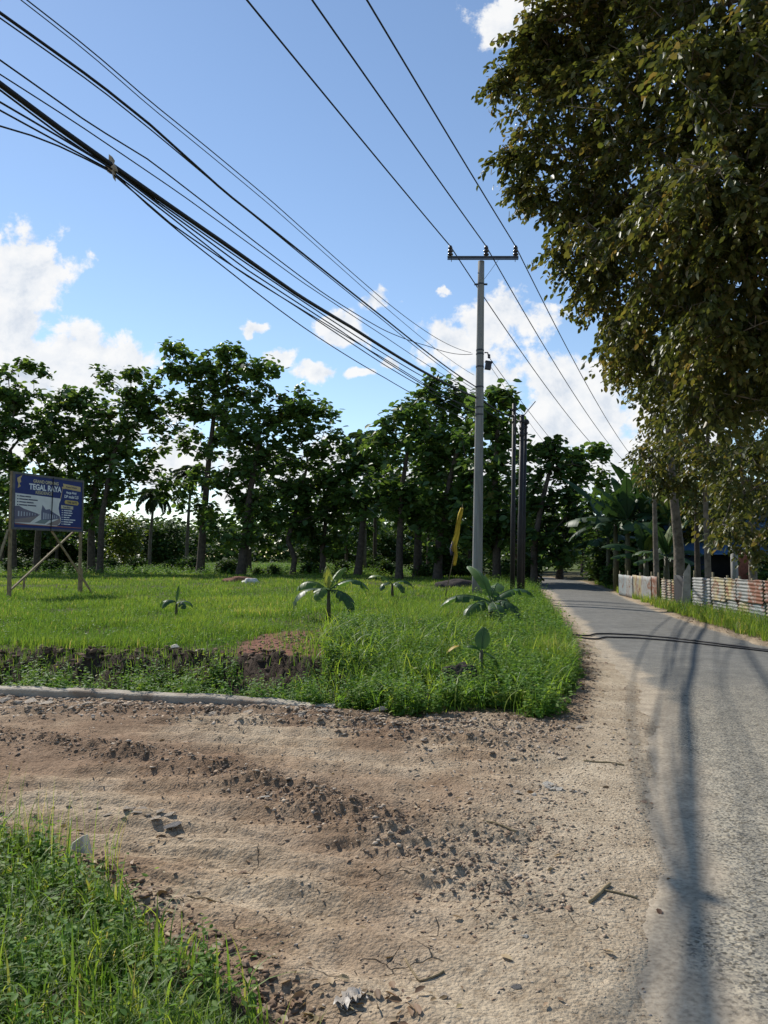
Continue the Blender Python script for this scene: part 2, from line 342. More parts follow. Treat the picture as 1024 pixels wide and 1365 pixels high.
def hgt(x, y):
    """terrain height"""
    x = np.asarray(x, float); y = np.asarray(y, float)
    near = sstep(30, 12, np.hypot(x, y))
    w = fbm(x * 0.9, y * 0.9, 3, 3) - 0.5
    h = 0.05 * w * near
    f1 = fbm(x * 3.1, y * 3.1, 9, 4) - 0.5; f2 = fbm(x * 12, y * 12, 21, 4, 0.6) - 0.5
    h += (0.035 * f1 + 0.022 * f2) * near
    n3 = fbm(x * 6, y * 6, 40, 3)
    for ln, A, wd in ((RIDGE, 0.062, 0.15), (RIDGE2, 0.035, 0.22), (RIDGE3, 0.03, 0.14)):
        d = dline(x, y, ln) + 0.14 * (n3 - 0.5); h += A * np.exp(-(d / wd) ** 2) * (0.45 + 1.1 * fbm(x * 9, y * 9, 55, 3, 0.7))
    rdm = np.minimum.reduce([dline(x, y, RIDGE), dline(x, y, RIDGE2) * 0.8, dline(x, y, RIDGE3)])
    rg = 1 - np.abs(2 * fbm(x * 8, y * 8, 61, 4, 0.6) - 1); h += 0.062 * (rg - 0.7) * np.exp(-(rdm / 0.26) ** 2) + 0.020 * (1 - np.abs(2 * fbm(x * 14, y * 14, 65, 4, 0.65) - 1)) * sstep(0.35, 0.6, fbm(x * 1.3, y * 1.3, 67, 3)) * near
    for ln, A, wd in ((GULLY, 0.065, 0.04), (GULLY2, 0.045, 0.05), (TRACKA, 0.035, 0.2), (TRACKB, 0.03, 0.18)):
        d = dline(x, y, ln) + 0.06 * (n3 - 0.5); h -= A * np.exp(-(d / wd) ** 2) * (0.6 + 0.6 * n3)
    # shallow wheel ruts that swing from the side track onto the road
    rad = np.hypot((x + 3.2) / 1.15, (y + 2.2)) + 0.10 * fbm(x * 0.8, y * 0.8, 131, 3)
    swing = sstep(-4.5, -3.0, x) * sstep(3.6, 2.6, x) * sstep(9.2, 8.0, y)
    h += swing * 0.024 * np.sin(rad * 2 * np.pi / 0.34) * sstep(0.3, 0.5, fbm(x * 0.7, y * 0.7, 133, 3)) + swing * 0.009 * np.sin(rad * 2 * np.pi / 0.085) * sstep(0.42, 0.52, fbm(x * 1.1, y * 1.1, 137, 3))
    # field, bank and ditch behind the kerb
    s = sd(x, y, FIELD); dk = dline(x, y, KERB)
    kerbside = sstep(0.6, -0.8, x + 0.3) * (s > 0)
    bank = sstep(0.55, 1.75, s + 0.5 * (fbm(x * 2.2, y * 2.2, 71, 3) - 0.5))
    clod = (fbm(x * 5, y * 5, 81, 4, 0.65) - 0.5) * 0.30 * np.exp(-((s - 1.6) / 0.6) ** 2)
    zk = -0.22 * sstep(0.05, 0.35, s) + (0.22 + 0.27) * bank + clod
    zo = 0.2 * sstep(0.0, 3.0, s)
    zf = zk * kerbside + zo * (1 - kerbside)
    h = np.where(s > 0, h * 0.5 + zf, h)
    h += np.where(s > 0, 0.10 * (fbm(x * 0.25, y * 0.25, 91, 3) - 0.5) * sstep(2, 6, s), 0)
    q = G(405, 864, 0.2); h += np.where(s > 0, 0.05 * np.exp(-((x - q[0]) / 0.7) ** 2 - ((y - q[1] - 0.8) / 1.2) ** 2) * (0.6 + 0.8 * fbm(x * 5, y * 5, 83, 3)), 0)
    # mound where the near grass grows
    s2 = sd(x, y, LAWN) + 0.12 * (fbm(x * 5, y * 5, 101, 3) - 0.5)
    h += 0.11 * sstep(-0.03, 0.16, s2) + 0.06 * sstep(0.2, 1.2, s2)
    # road bed
    rl = roadL(y); rr = roadR(y); e = 0.5 * (fbm(x * 1.6, y * 1.6, 111, 6, 0.62) - 0.5)
    ins = np.minimum(x - rl + e, rr - x + e * 0.7); inr = (y < 80) & (y > -9)
    k = np.where(inr, sstep(-0.35, 0.45, ins), 0)
    rough = np.where(inr, sstep(1.3, 0.25, np.abs(x - rl)), 0)
    h = h * (1 - 0.93 * rough) + 0.006 * rough * (fbm(x * 9, y * 9, 117, 4, 0.6) - 0.5) * 2
    h = h * (1 - k) - 0.05 * k
    # rising verge on the right
    rv = np.where(inr, sstep(0.3, 1.4, x - rr), 0); h += 0.10 * rv
    return h
h1 = lambda x, y: float(hgt(np.array([x]), np.array([y]))[0])
def on(px, py, z=0.2):
    p = G(px, py, z); p[2] = h1(p[0], p[1]); return p

def spaced(a, b, f):
    r = [a]
    while r[-1] < b: r.append(r[-1] + f(r[-1]))
    return np.array(r)
xs = spaced(0, 7.2, lambda t: 0.017 if t < 4.6 else 0.03); xo = spaced(xs[-1], 4000, lambda t: 0.04 + (t - 7.2) * 0.09)
xs = np.concatenate([xs, xo[1:]]); XS = np.concatenate([-xs[:0:-1], xs])
yb = -spaced(0, 200, lambda t: 0.2 + t * 0.15)[::-1]
yf = spaced(0, 6000, lambda t: 0.06 if t < 2.2 else (max(0.012, 0.0011 * t * t) if t < 14 else 0.2 + (t - 14) * 0.06))
YS = np.concatenate([yb, yf[1:]])
gx, gy = np.meshgrid(XS, YS); shp = gx.shape; gx = gx.ravel(); gy = gy.ravel(); gz = hgt(gx, gy)
idx = np.arange(len(gx)).reshape(shp)
GF = np.stack([idx[:-1, :-1], idx[:-1, 1:], idx[1:, 1:], idx[1:, :-1]], -1).reshape(-1, 4)
def ground_colour(x, y):
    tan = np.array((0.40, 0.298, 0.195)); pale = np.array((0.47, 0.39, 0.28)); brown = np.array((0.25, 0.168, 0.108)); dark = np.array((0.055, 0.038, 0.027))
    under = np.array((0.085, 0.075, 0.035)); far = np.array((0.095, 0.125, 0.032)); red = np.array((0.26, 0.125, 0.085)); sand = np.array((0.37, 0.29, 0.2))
    c = np.tile(tan, (len(x), 1))
    def mix(c, col, m): m = np.clip(m, 0, 1)[:, None]; return c * (1 - m) + np.asarray(col) * m
    n = fbm(x * 1.3, y * 1.3, 5, 5); n2 = fbm(x * 5, y * 5, 15, 4)
    c = mix(c, pale, sstep(0.55, 0.3, n) * 0.6)
    c = mix(c, brown, sstep(0.40, 0.62, n) * 0.85)
    rad = np.hypot((x + 3.2) / 1.15, (y + 2.2)) + 0.10 * fbm(x * 0.8, y * 0.8, 131, 3)
    c = mix(c, brown, (0.5 + 0.5 * np.sin(rad * 2 * np.pi / 0.68)) * sstep(0.4, 0.6, fbm(x * 0.9, y * 0.9, 139, 3)) * 0.6)
    c = mix(c, brown * 1.15, sstep(0.9, 0.2, np.minimum(dline(x, y, RIDGE), dline(x, y, RIDGE3)) + 0.5 * (n - 0.5)) * 0.55)
    dr = np.minimum.reduce([dline(x, y, RIDGE) * 0.9, dline(x, y, RIDGE2), dline(x, y, RIDGE3)])
    c = mix(c, brown * 0.85, sstep(0.34, 0.05, dr + 0.35 * (n2 - 0.5)) * 0.75)
    c = mix(c, dark * 1.8, sstep(0.12, 0.02, np.minimum(dline(x, y, GULLY), dline(x, y, GULLY2) * 1.3) + 0.08 * (n2 - 0.5)) * 0.7)
    c = mix(c, pale, sstep(1.8, 0.3, roadL(y) - x + 0.8 * (n - 0.5)) * (y < 40) * 0.85)
    rr = roadR(y); c = mix(c, sand, sstep(-0.2, 0.1, x - rr) * (y < 90))
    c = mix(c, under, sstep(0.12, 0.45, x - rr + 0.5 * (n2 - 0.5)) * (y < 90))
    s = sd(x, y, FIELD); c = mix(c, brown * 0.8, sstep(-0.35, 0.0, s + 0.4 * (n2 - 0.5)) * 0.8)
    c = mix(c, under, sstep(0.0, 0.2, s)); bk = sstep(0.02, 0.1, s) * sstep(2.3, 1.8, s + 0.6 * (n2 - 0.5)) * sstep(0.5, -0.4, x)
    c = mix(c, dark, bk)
    rp = G(405, 864, 0.2); c = mix(c, red, sstep(1.75, 2.1, s) * sstep(1.15, 0.75, np.hypot((x - rp[0]) / 0.95, (y - rp[1]) / 1.9) + 0.5 * (n2 - 0.5)) * (s > 0))
    c = mix(c, far, sstep(40, 60, y) * (s > 0)); c = mix(c, far * 0.9, sstep(70, 90, np.hypot(x, y)))
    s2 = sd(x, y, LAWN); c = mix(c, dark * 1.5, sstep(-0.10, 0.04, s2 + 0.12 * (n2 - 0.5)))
    return c
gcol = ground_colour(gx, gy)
s2 = sd(gx, gy, LAWN); crack = sstep(2.2, 0.8, np.hypot((gx + 0.2), (gy - 3.4)) ) * sstep(0.02, 0.3, -s2)
def ground_mat():
    m, nt, N, L = nmat('earth')
    o = N.new('ShaderNodeOutputMaterial'); b = N.new('ShaderNodeBsdfPrincipled'); L.new(b.outputs[0], o.inputs[0])
    a = N.new('ShaderNodeAttribute'); a.attribute_name = 'soil'; ck = N.new('ShaderNodeAttribute'); ck.attribute_name = 'crack'
    tc = N.new('ShaderNodeTexCoord'); v = tc.outputs['Object']
    n1 = noise(N, L, v, 2.2, 8, 0.65); n2 = noise(N, L, v, 26, 6, 0.7); n3 = noise(N, L, v, 110, 3, 0.6)
    r1 = ramp(N, [(0.3, (0.72, 0.68, 0.64)), (0.7, (1.2, 1.2, 1.2))]); L.new(n1.outputs[0], r1.inputs[0])
    c = mixc(N, L, 'MULTIPLY', 1.0, a.outputs['Color'], r1.outputs[0])
    r2 = ramp(N, [(0.32, (0.6, 0.56, 0.52)), (0.5, (1, 1, 1)), (0.72, (1.22, 1.22, 1.2))]); L.new(n2.outputs[0], r2.inputs[0])
    c = mixc(N, L, 'MULTIPLY', 1.0, c, r2.outputs[0])
    # loose grains
    vo = N.new('ShaderNodeTexVoronoi'); vo.inputs['Scale'].default_value = 55; L.new(v, vo.inputs['Vector'])
    r3 = ramp(N, [(0.0, (1.25, 1.22, 1.2)), (0.22, (1, 1, 1)), (0.85, (1, 1, 1)), (1.0, (0.62, 0.6, 0.58))]); L.new(vo.outputs['Color'], r3.inputs[0])
    c = mixc(N, L, 'MULTIPLY', 0.6, c, r3.outputs[0])
    # drying cracks
    nv = noise(N, L, v, 5, 3); mv = mixc(N, L, 'ADD', 0.12, v, nv.outputs[1])
    vc = N.new('ShaderNodeTexVoronoi'); vc.feature = 'DISTANCE_TO_EDGE'; vc.inputs['Scale'].default_value = 5.5; L.new(mv, vc.inputs['Vector'])
    r4 = ramp(N, [(0.0, (1, 1, 1)), (0.018, (0, 0, 0))]); L.new(vc.outputs['Distance'], r4.inputs[0])
    nm = noise(N, L, v, 2.4, 2); gate = mth(N, L, 'GREATER_THAN', nm.outputs[0], 0.56)
    crk = mth(N, L, 'MULTIPLY', mth(N, L, 'MULTIPLY', r4.outputs[0], ck.outputs['Fac']), gate)
    c = mixc(N, L, 'MIX', mth(N, L, 'MULTIPLY', crk, 0.75), c, (0.05, 0.035, 0.025))
    L.new(c, b.inputs['Base Color']); b.inputs['Roughness'].default_value = 0.95; b.inputs['Specular IOR Level'].default_value = 0.12
    hh = mth(N, L, 'ADD', mth(N, L, 'MULTIPLY', n2.outputs[0], 0.7), mth(N, L, 'MULTIPLY', n3.outputs[0], 0.3))
    hh = mth(N, L, 'SUBTRACT', hh, mth(N, L, 'MULTIPLY', crk, 0.6)); hh = mth(N, L, 'SUBTRACT', hh, mth(N, L, 'MULTIPLY', vo.outputs['Distance'], 0.35))
    bp = N.new('ShaderNodeBump'); bp.inputs['Strength'].default_value = 0.85; bp.inputs['Distance'].default_value = 0.025
    L.new(hh, bp.inputs['Height']); L.new(bp.outputs[0], b.inputs['Normal'])
    return m
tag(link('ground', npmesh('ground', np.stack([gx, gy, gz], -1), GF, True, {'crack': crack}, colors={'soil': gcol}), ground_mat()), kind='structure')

# ------------------------------------------------------------------ road
ry = np.concatenate([spaced(-8, 2, lambda t: 0.25)[:-1], spaced(2, 78, lambda t: 0.03 if t < 8 else 0.03 + (t - 8) * 0.012)])
uu = np.linspace(0, 1, 150)
ry2, u2 = np.meshgrid(ry, uu, indexing='ij'); a = roadL(ry2) - 0.5; bq = roadR(ry2) + 0.4
rx2 = a + (bq - a) * u2; rshp = rx2.shape; fx, fy = rx2.ravel(), ry2.ravel()
rz = 0.025 * np.sin(np.pi * np.clip((fx - roadL(fy)) / (roadR(fy) - roadL(fy)), 0, 1)) - 0.022 + 0.012 * (fbm(fx * 0.7, fy * 0.7, 7, 3) - 0.5)
e1 = fx - roadL(fy); rz = rz - 0.05 * sstep(0.15, -0.5, e1 + 0.3 * (fbm(fx * 2.5, fy * 2.5, 113, 3) - 0.5)) * (fy < 40); nn_ = fbm(fx * 1.2, fy * 1.2, 33, 5)
dust = sstep(0.62, -0.1, e1 + 0.8 * (nn_ - 0.5)) * sstep(22, 9, fy) + sstep(0.45, -0.1, e1 + 0.3 * (nn_ - 0.5)) + 0.8 * sstep(0.35, -0.2, roadR(fy) - fx + 0.3 * (nn_ - 0.5))
dust = np.clip(dust + 0.06 * sstep(9, 3, fy) * sstep(3.5, 0.5, e1), 0, 1)
near_worn = sstep(13, 6, fy + 3 * (nn_ - 0.5))
idx = np.arange(len(fx)).reshape(rshp)
RF = np.stack([idx[:-1, :-1], idx[:-1, 1:], idx[1:, 1:], idx[1:, :-1]], -1).reshape(-1, 4)
def road_mat():
    m, nt, N, L = nmat('worn_asphalt')
    o = N.new('ShaderNodeOutputMaterial'); b = N.new('ShaderNodeBsdfPrincipled'); L.new(b.outputs[0], o.inputs[0])
    du = N.new('ShaderNodeAttribute'); du.attribute_name = 'dust'; wo = N.new('ShaderNodeAttribute'); wo.attribute_name = 'worn'
    tc = N.new('ShaderNodeTexCoord'); v = tc.outputs['Object']
    vo = N.new('ShaderNodeTexVoronoi'); vo.inputs['Scale'].default_value = 105; L.new(v, vo.inputs['Vector'])
    sc = N.new('ShaderNodeSeparateColor'); L.new(vo.outputs['Color'], sc.inputs[0])
    rs = ramp(N, [(0.0, (0.09, 0.088, 0.08)), (0.3, (0.20, 0.185, 0.15)), (0.6, (0.34, 0.30, 0.225)), (1.0, (0.45, 0.395, 0.295))]); L.new(sc.outputs[0], rs.inputs[0])
    n1 = noise(N, L, v, 1.1, 6, 0.6); n2 = noise(N, L, v, 40, 4, 0.6)
    r1 = ramp(N, [(0.3, (0.105, 0.107, 0.102)), (0.7, (0.17, 0.168, 0.155))]); L.new(n1.outputs[0], r1.inputs[0])
    wf = mth(N, L, 'MULTIPLY_ADD', wo.outputs['Fac'], 0.72, 0.22)
    c = mixc(N, L, 'MIX', wf, r1.outputs[0], rs.outputs[0])
    rd = ramp(N, [(0.3, (0.26, 0.21, 0.15)), (0.48, (0.39, 0.32, 0.23)), (0.7, (0.47, 0.39, 0.285))]); L.new(n2.outputs[0], rd.inputs[0])
    df = mth(N, L, 'ADD', du.outputs['Fac'], mth(N, L, 'MULTIPLY_ADD', n2.outputs[0], 0.9, -0.5)); 
    df = mth(N, L, 'MULTIPLY', mth(N, L, 'MULTIPLY', df, 1.5, clamp=True), mth(N, L, 'MULTIPLY', du.outputs['Fac'], 3.0, clamp=True), clamp=True)
    c = mixc(N, L, 'MIX', df, c, rd.outputs[0])
    v2 = N.new('ShaderNodeTexVoronoi'); v2.inputs['Scale'].default_value = 64; L.new(v, v2.inputs['Vector']); s2_ = N.new('ShaderNodeSeparateColor'); L.new(v2.outputs['Color'], s2_.inputs[0])
    rk = ramp(N, [(0.0, (0.45, 0.43, 0.4)), (0.16, (0.58, 0.56, 0.53)), (0.26, (1, 1, 1)), (1.0, (1.1, 1.08, 1.05))]); L.new(s2_.outputs[0], rk.inputs[0])
    c = mixc(N, L, 'MULTIPLY', mth(N, L, 'MULTIPLY', mth(N, L, 'SUBTRACT', 1.15, df), wo.outputs['Fac'], clamp=True), c, rk.outputs[0])
    r4 = ramp(N, [(0.35, (0.85, 0.85, 0.85)), (0.65, (1.12, 1.12, 1.12))]); L.new(noise(N, L, v, 5, 5).outputs[0], r4.inputs[0])
    c = mixc(N, L, 'MULTIPLY', 1.0, c, r4.outputs[0])
    L.new(c, b.inputs['Base Color']); b.inputs['Roughness'].default_value = 0.85; b.inputs['Specular IOR Level'].default_value = 0.25
    bp = N.new('ShaderNodeBump'); bp.inputs['Strength'].default_value = 0.55; bp.inputs['Distance'].default_value = 0.008
    L.new(mth(N, L, 'ADD', sc.outputs[0], n2.outputs[0]), bp.inputs['Height']); L.new(bp.outputs[0], b.inputs['Normal'])
    return m
tag(link('road', npmesh('road', np.stack([fx, fy, rz], -1), RF, True, {'dust': dust, 'worn': near_worn}), road_mat()), kind='structure')

# kerb strip
kb = MB(); kp = [(-13.9, 10.58)] + [KERB[0]] + KERB[1:]
pts = []
for (ax, ay), (bx, by) in zip(KERB[:-1], KERB[1:]):
    n = max(2, int(math.hypot(bx - ax, by - ay) / 0.18))
    pts += [(ax + (bx - ax) * i / n, ay + (by - ay) * i / n) for i in range(n)]
pts.append(KERB[-1]); V = []; 
for i, (x, y) in enumerate(pts):
    j = (random.random() - 0.5) * 0.02; z = 0.075 + (random.random() - 0.5) * 0.018 - 0.05 * max(0, (i - len(pts) + 8) / 8)
    for (o, zz) in ((-0.11, -0.15), (-0.105, z - 0.012), (-0.09, z), (0.07, z + 0.005), (0.085, z - 0.02), (0.09, -0.35)): V.append((x + o * 0.1 + j, y + o + j, zz + 0.0))
Fk = [(i * 6 + k, (i + 1) * 6 + k, (i + 1) * 6 + k + 1, i * 6 + k + 1) for i in range(len(pts) - 1) for k in range(5)]
Fk += [tuple(range(6)), tuple(range((len(pts) - 1) * 6 + 5, (len(pts) - 1) * 6 - 1, -1))]
kb.add(V, Fk); tag(kb.build('kerb', M['kerb']), kind='structure')

# ------------------------------------------------------------------ scattering kit
def frames(d, up):
    d = d / (np.linalg.norm(d, axis=1, keepdims=True) + 1e-9)
    s = np.cross(d, up); s /= (np.linalg.norm(s, axis=1, keepdims=True) + 1e-9); n = np.cross(s, d)
    return np.stack([s, d, n], -1)          # columns: side, along, normal
LEAF_V = np.array([(0, 0, 0), (0.36, 0.30, 0.05), (0.33, 0.68, 0.02), (0, 1, -0.12), (-0.33, 0.68, 0.02), (-0.36, 0.30, 0.05)], float)
LEAF_F = np.array([(0, 1, 2, 3), (0, 3, 4, 5)])
def leaves(pos, d, up, length, width, tint):
    """many folded leaf blades -> V, F, tint"""
    Mx = frames(d, up); k = len(pos)
    S = np.stack([width, length, length], -1)
    pv = LEAF_V[None] * S[:, None, :]
    V = np.einsum('kij,knj->kni', Mx, pv) + pos[:, None, :]
    Fc = LEAF_F[None] + (np.arange(k) * 6)[:, None, None]
    return V.reshape(-1, 3), Fc.reshape(-1, 4), np.repeat(tint, 6)
def rdir(k, zlo=-1, zhi=1):
    a = rng.uniform(0, 2 * np.pi, k); z = rng.uniform(zlo, zhi, k); r = np.sqrt(np.maximum(0, 1 - z * z)); return np.stack([r * np.cos(a), r * np.sin(a), z], -1)
def blades(pos, height, width, lean, tint, seg=3):
    """curved grass blades"""
    k = len(pos); a = rng.uniform(0, 2 * np.pi, k); d = np.stack([np.cos(a), np.sin(a), 0 * a], -1); s = np.stack([-np.sin(a), np.cos(a), 0 * a], -1)
    # the blade's flat side is turned at random against its lean
    b = a + rng.uniform(-0.9, 0.9, k); s = np.stack([-np.sin(b), np.cos(b), 0 * b], -1)
    V = np.zeros((k, 2 * seg + 1, 3)); 
    for i in range(seg + 1):
        t = i / seg; c = pos + np.array((0, 0, 1)) * (height * (t - 0.45 * lean * t ** 3))[:, None] + d * (height * lean * t * t * 0.8)[:, None]
        w = width * (1 - t ** 1.6) * 0.5
        if i < seg: V[:, 2 * i] = c - s * w[:, None]; V[:, 2 * i + 1] = c + s * w[:, None]
        else: V[:, 2 * seg] = c
    o = (np.arange(k) * (2 * seg + 1))[:, None]
    q = [np.array((2 * i, 2 * i + 1, 2 * i + 3, 2 * i + 2))[None] + o for i in range(seg - 1)]
    t3 = np.array((2 * seg - 2, 2 * seg - 1, 2 * seg))[None] + o
    return V.reshape(-1, 3), np.concatenate(q) if q else np.zeros((0, 4), int), t3, np.repeat(tint, 2 * seg + 1)
class Acc:
    def __init__(s): s.V = []; s.Q = []; s.T = []; s.t = []; s.n = 0
    def add(s, V, Q=None, T=None, tint=None):
        s.V.append(V); 
        if Q is not None and len(Q): s.Q.append(Q + s.n)
        if T is not None and len(T): s.T.append(T + s.n)
        s.t.append(tint if tint is not None else np.zeros(len(V))); s.n += len(V)
    def mesh(s, name, smooth=False):
        F = []
        if s.Q: F.append(np.concatenate(s.Q))
        if s.T: F.append(np.concatenate(s.T))
        return npmesh(name, np.concatenate(s.V), F, smooth, {'tint': np.concatenate(s.t)})
def ground_pts(x, y): return np.stack([x, y, hgt(x, y)], -1)

# ------------------------------------------------------------------ trees
def grow(trunk, att, seg=0.8, pen=0.8, up=0.15):
    """skeleton: every attractor is joined to the nearest fitting node; returns nodes, parents"""
    nodes = []; par = []
    for i, p in enumerate(trunk[:-1]):
        q = trunk[i + 1]; n = max(1, int(np.linalg.norm(q - p) / (seg * 0.6)))
        for k in range(n): nodes.append(p + (q - p) * k / n); par.append(len(nodes) - 2)
    nodes.append(trunk[-1]); par.append(len(nodes) - 2); nt = len(nodes)
    cap = nt + len(att) * 14; A = np.zeros((cap, 3)); A[:nt] = nodes; c = nt; par = par + [0] * (cap - nt)
    base = trunk[0]; free = A[:nt, 2] > base[2] + 0.28 * (trunk[-1][2] - base[2])
    okm = np.zeros(cap, bool); okm[:nt] = free
    if not okm.any(): okm[nt - 1] = True
    dd = np.min(np.linalg.norm(att[:, None] - A[None, :nt][:, free] if free.any() else att[:, None] - A[None, nt - 1:nt], axis=2), axis=1)
    for i in np.argsort(dd):
        a = att[i]; v = a - A[:c]; d = np.linalg.norm(v, axis=1)
        cost = d + pen * np.maximum(0, -v[:, 2] + 0.35 * np.hypot(v[:, 0], v[:, 1])); cost[~okm[:c]] = 1e9
        j = int(np.argmin(cost)); p = A[j].copy(); L = d[j]; n = int(min(12, max(1, round(L / seg)))); prev = j
        for k in range(1, n + 1):
            t = k / n; q = p + (a - p) * t; q = q + np.array((0, 0, up * L * 4 * t * (1 - t) * 0.5))
            if k < n: q = q + rng.normal(0, 0.05 * seg, 3)
            if c >= cap: break
            A[c] = q; par[c] = prev; okm[c] = True; prev = c; c += 1
    return A[:c], par[:c], nt
def wood_mesh(name, A, par, nt, rbase, rtip, rtop=None, n=6, pw=2.4, minr=0.0):
    c = len(A); par = np.asarray(par); r = np.zeros(c); acc = np.zeros(c)
    for i in range(c - 1, -1, -1):
        r[i] = max(rtip, acc[i] ** (1 / pw)) if acc[i] > 0 else rtip
        if par[i] >= 0: acc[par[i]] += r[i] ** pw
    r *= 1.0
    tr = np.linspace(rbase, rtop if rtop else rbase * 0.45, nt); r[nt:] = np.minimum(r[nt:], rbase * 0.55); r[:nt] = np.maximum(tr, np.minimum(r[:nt], tr * 1.15)); r[0] *= 1.25
    e = np.array([i for i in range(1, c) if r[i] >= minr]); p0 = A[par[e]]; p1 = A[e]
    r1 = r[e]; r0 = np.where(e < nt, r[par[e]], np.minimum(r[par[e]], r1 * 1.35))
    d = p1 - p0; Ln = np.linalg.norm(d, axis=1, keepdims=True) + 1e-9; d = d / Ln
    p1 = p1 + d * (r1 * 0.3)[:, None]
    ref = np.where(np.abs(d[:, 2:3]) > 0.9, np.array((1.0, 0, 0))[None], np.array((0, 0, 1.0))[None]); s = np.cross(d, ref); s /= np.linalg.norm(s, axis=1, keepdims=True); b = np.cross(d, s)
    th = np.arange(n) * 2 * np.pi / n; ring = s[:, None] * np.cos(th)[None, :, None] + b[:, None] * np.sin(th)[None, :, None]
    V = np.concatenate([p0[:, None] + ring * r0[:, None, None], p1[:, None] + ring * r1[:, None, None]], 1)
    k = np.arange(n); q = np.stack([k, (k + 1) % n, n + (k + 1) % n, n + k], -1)
    Q = q[None] + (np.arange(len(e)) * 2 * n)[:, None, None]
    return npmesh(name, V.reshape(-1, 3), Q.reshape(-1, 4), True)
def in_blobs(blobs, dens, clump=1, cs=0.2):
    """points inside a union of ellipsoids (x, y, z, r)"""
    out = []
    for (c, r, ry_) in blobs:
        k = max(3, int(dens * r * r)); d = rdir(k) * (rng.uniform(0.15, 1, k) ** 0.5)[:, None]
        if clump > 1:
            k2 = max(2, k // clump); d = (rdir(k2) * (rng.uniform(0.2, 1, k2) ** 0.45)[:, None])[rng.integers(0, k2, k)] + rng.normal(0, cs, (k, 3)) * np.array((1, 1, 0.75))
        out.append(np.asarray(c) + d * np.array((r, ry_, r)))
    return np.concatenate(out)
def teak_tree(label, trunk_px, Y, blobs_px, rbase=0.2, dens=26, leaf=0.52, mat='teak', name='teak_tree', cat='tree', group='tall large-leaved trees along the field edge', nleaf=9, barkm='bark', dy=0.8):
    tr = [P(px, py, Y) for px, py in trunk_px]; tr[0][2] = h1(tr[0][0], tr[0][1]) - 0.05; tr = [np.array(t) for t in tr]
    base = tr[0].copy()
    bl = [(P(px, py, Y) + np.array((0, rng.uniform(-0.5, 0.5) * r / F * Y * dy, 0)), r / F * Y, r / F * Y * dy) for (px, py, r) in blobs_px]
    ex = []
    for c, r, r2 in bl:
        for k in range(3):
            a = rng.uniform(-0.5, 3.6); q = rng.uniform(1.0, 1.55) * r; ex.append((c + np.array((q * math.cos(a), rng.uniform(-0.6, 0.6) * r, q * math.sin(a) * (0.62 if math.sin(a) > 0 else 0.9))), r * 0.28, r * 0.28))
    att = np.concatenate([in_blobs(bl, dens * 0.40, 3, 0.13), in_blobs(ex, dens * 0.75, 1)])
    A, par, nt = grow(np.array(tr), att, 0.9)
    root = empty(name, base, label, cat, group)
    w = link('trunk', wood_mesh('trunk', A - base, par, nt, rbase, 0.016, n=7), M[barkm], root)
    # rosettes of big leaves on every twig end
    k = len(att); m = nleaf; pos = np.repeat(att, m, 0) + rng.normal(0, 0.20, (k * m, 3)) * (leaf / 0.46)
    d = rdir(k * m, -0.75, 0.35); up = np.tile((0, 0, 1.0), (k * m, 1)) + rng.normal(0, 0.45, (k * m, 3))
    ln = leaf * rng.uniform(0.55, 1.2, k * m); tint = np.clip(np.repeat(rng.uniform(0, 1, k), m) * 0.55 + rng.uniform(0, 0.45, k * m), 0, 1)
    V, Fq, t = leaves(pos - base, d, up, ln, ln * rng.uniform(0.85, 1.1, k * m), tint)
    ac = Acc(); ac.add(V, Fq, None, t); link('crown', ac.mesh('crown'), M[mat], root)
    return root
T = teak_tree
T('tallest field tree, with straight bare trunk and airy forked crown right of the billboard', [(267, 768), (272, 690), (279, 610), (286, 550)], 61,
  [(243, 480, 26), (228, 500, 22), (265, 505, 30), (300, 500, 34), (330, 505, 26), (270, 550, 32), (225, 545, 24), (310, 545, 34), (250, 590, 20), (290, 600, 26), (245, 640, 22), (238, 665, 22), (265, 690, 20), (252, 520, 22), (310, 480, 18)], 0.36, 26)
T('dark leafy tree with leaning trunk just right of the tallest field tree', [(321, 772), (327, 720), (333, 660), (345, 590)], 57,
  [(352, 500, 22), (375, 540, 30), (345, 540, 34), (360, 580, 38), (325, 590, 30), (335, 640, 36), (375, 630, 36), (305, 650, 24), (320, 690, 32), (350, 690, 34), (392, 600, 26), (300, 705, 14), (330, 720, 20), (380, 680, 26)], 0.36, 26)
T('slim tree standing close behind the dark leafy leaning one', [(331, 766), (332, 720), (340, 660)], 66, [(345, 640, 34), (330, 690, 28), (360, 670, 30)], 0.3, 22)
T('crooked small-trunked tree with wide airy crown over the gap in the treeline', [(390, 772), (393, 745), (384, 720), (395, 680), (410, 620)], 57,
  [(420, 560, 24), (440, 550, 16), (415, 590, 28), (445, 590, 16), (400, 640, 26), (430, 630, 26), (400, 690, 24), (430, 690, 26), (412, 660, 22)], 0.22, 26)
T('dark low-crowned tree between the crooked tree and the leaning one', [(431, 770), (430, 730), (436, 680)], 58, [(420, 700, 32), (450, 690, 34), (440, 660, 28), (405, 720, 20), (450, 640, 24), (435, 725, 18)], 0.26, 26)
T('tree with mossy leaning trunk and dense crown left of the palm top', [(477, 770), (482, 720), (487, 660), (490, 620)], 56, [(470, 615, 28), (500, 610, 28), (480, 650, 36), (515, 640, 28), (460, 650, 24), (500, 680, 22)], 0.3, 28)
T('thin-trunked tree beside the mossy leaning one', [(500, 765), (500, 700), (503, 640)], 66, [(505, 620, 24), (500, 660, 28), (520, 670, 26)], 0.2, 24)
T('tree with straight bare trunk and heavy crown in the middle of the right-hand group', [(532, 782), (533, 720), (536, 650), (545, 590)], 48, [(545, 560, 26), (530, 590, 28), (560, 595, 30), (530, 635, 34), (555, 650, 34), (525, 680, 26), (550, 690, 26)], 0.25, 30)
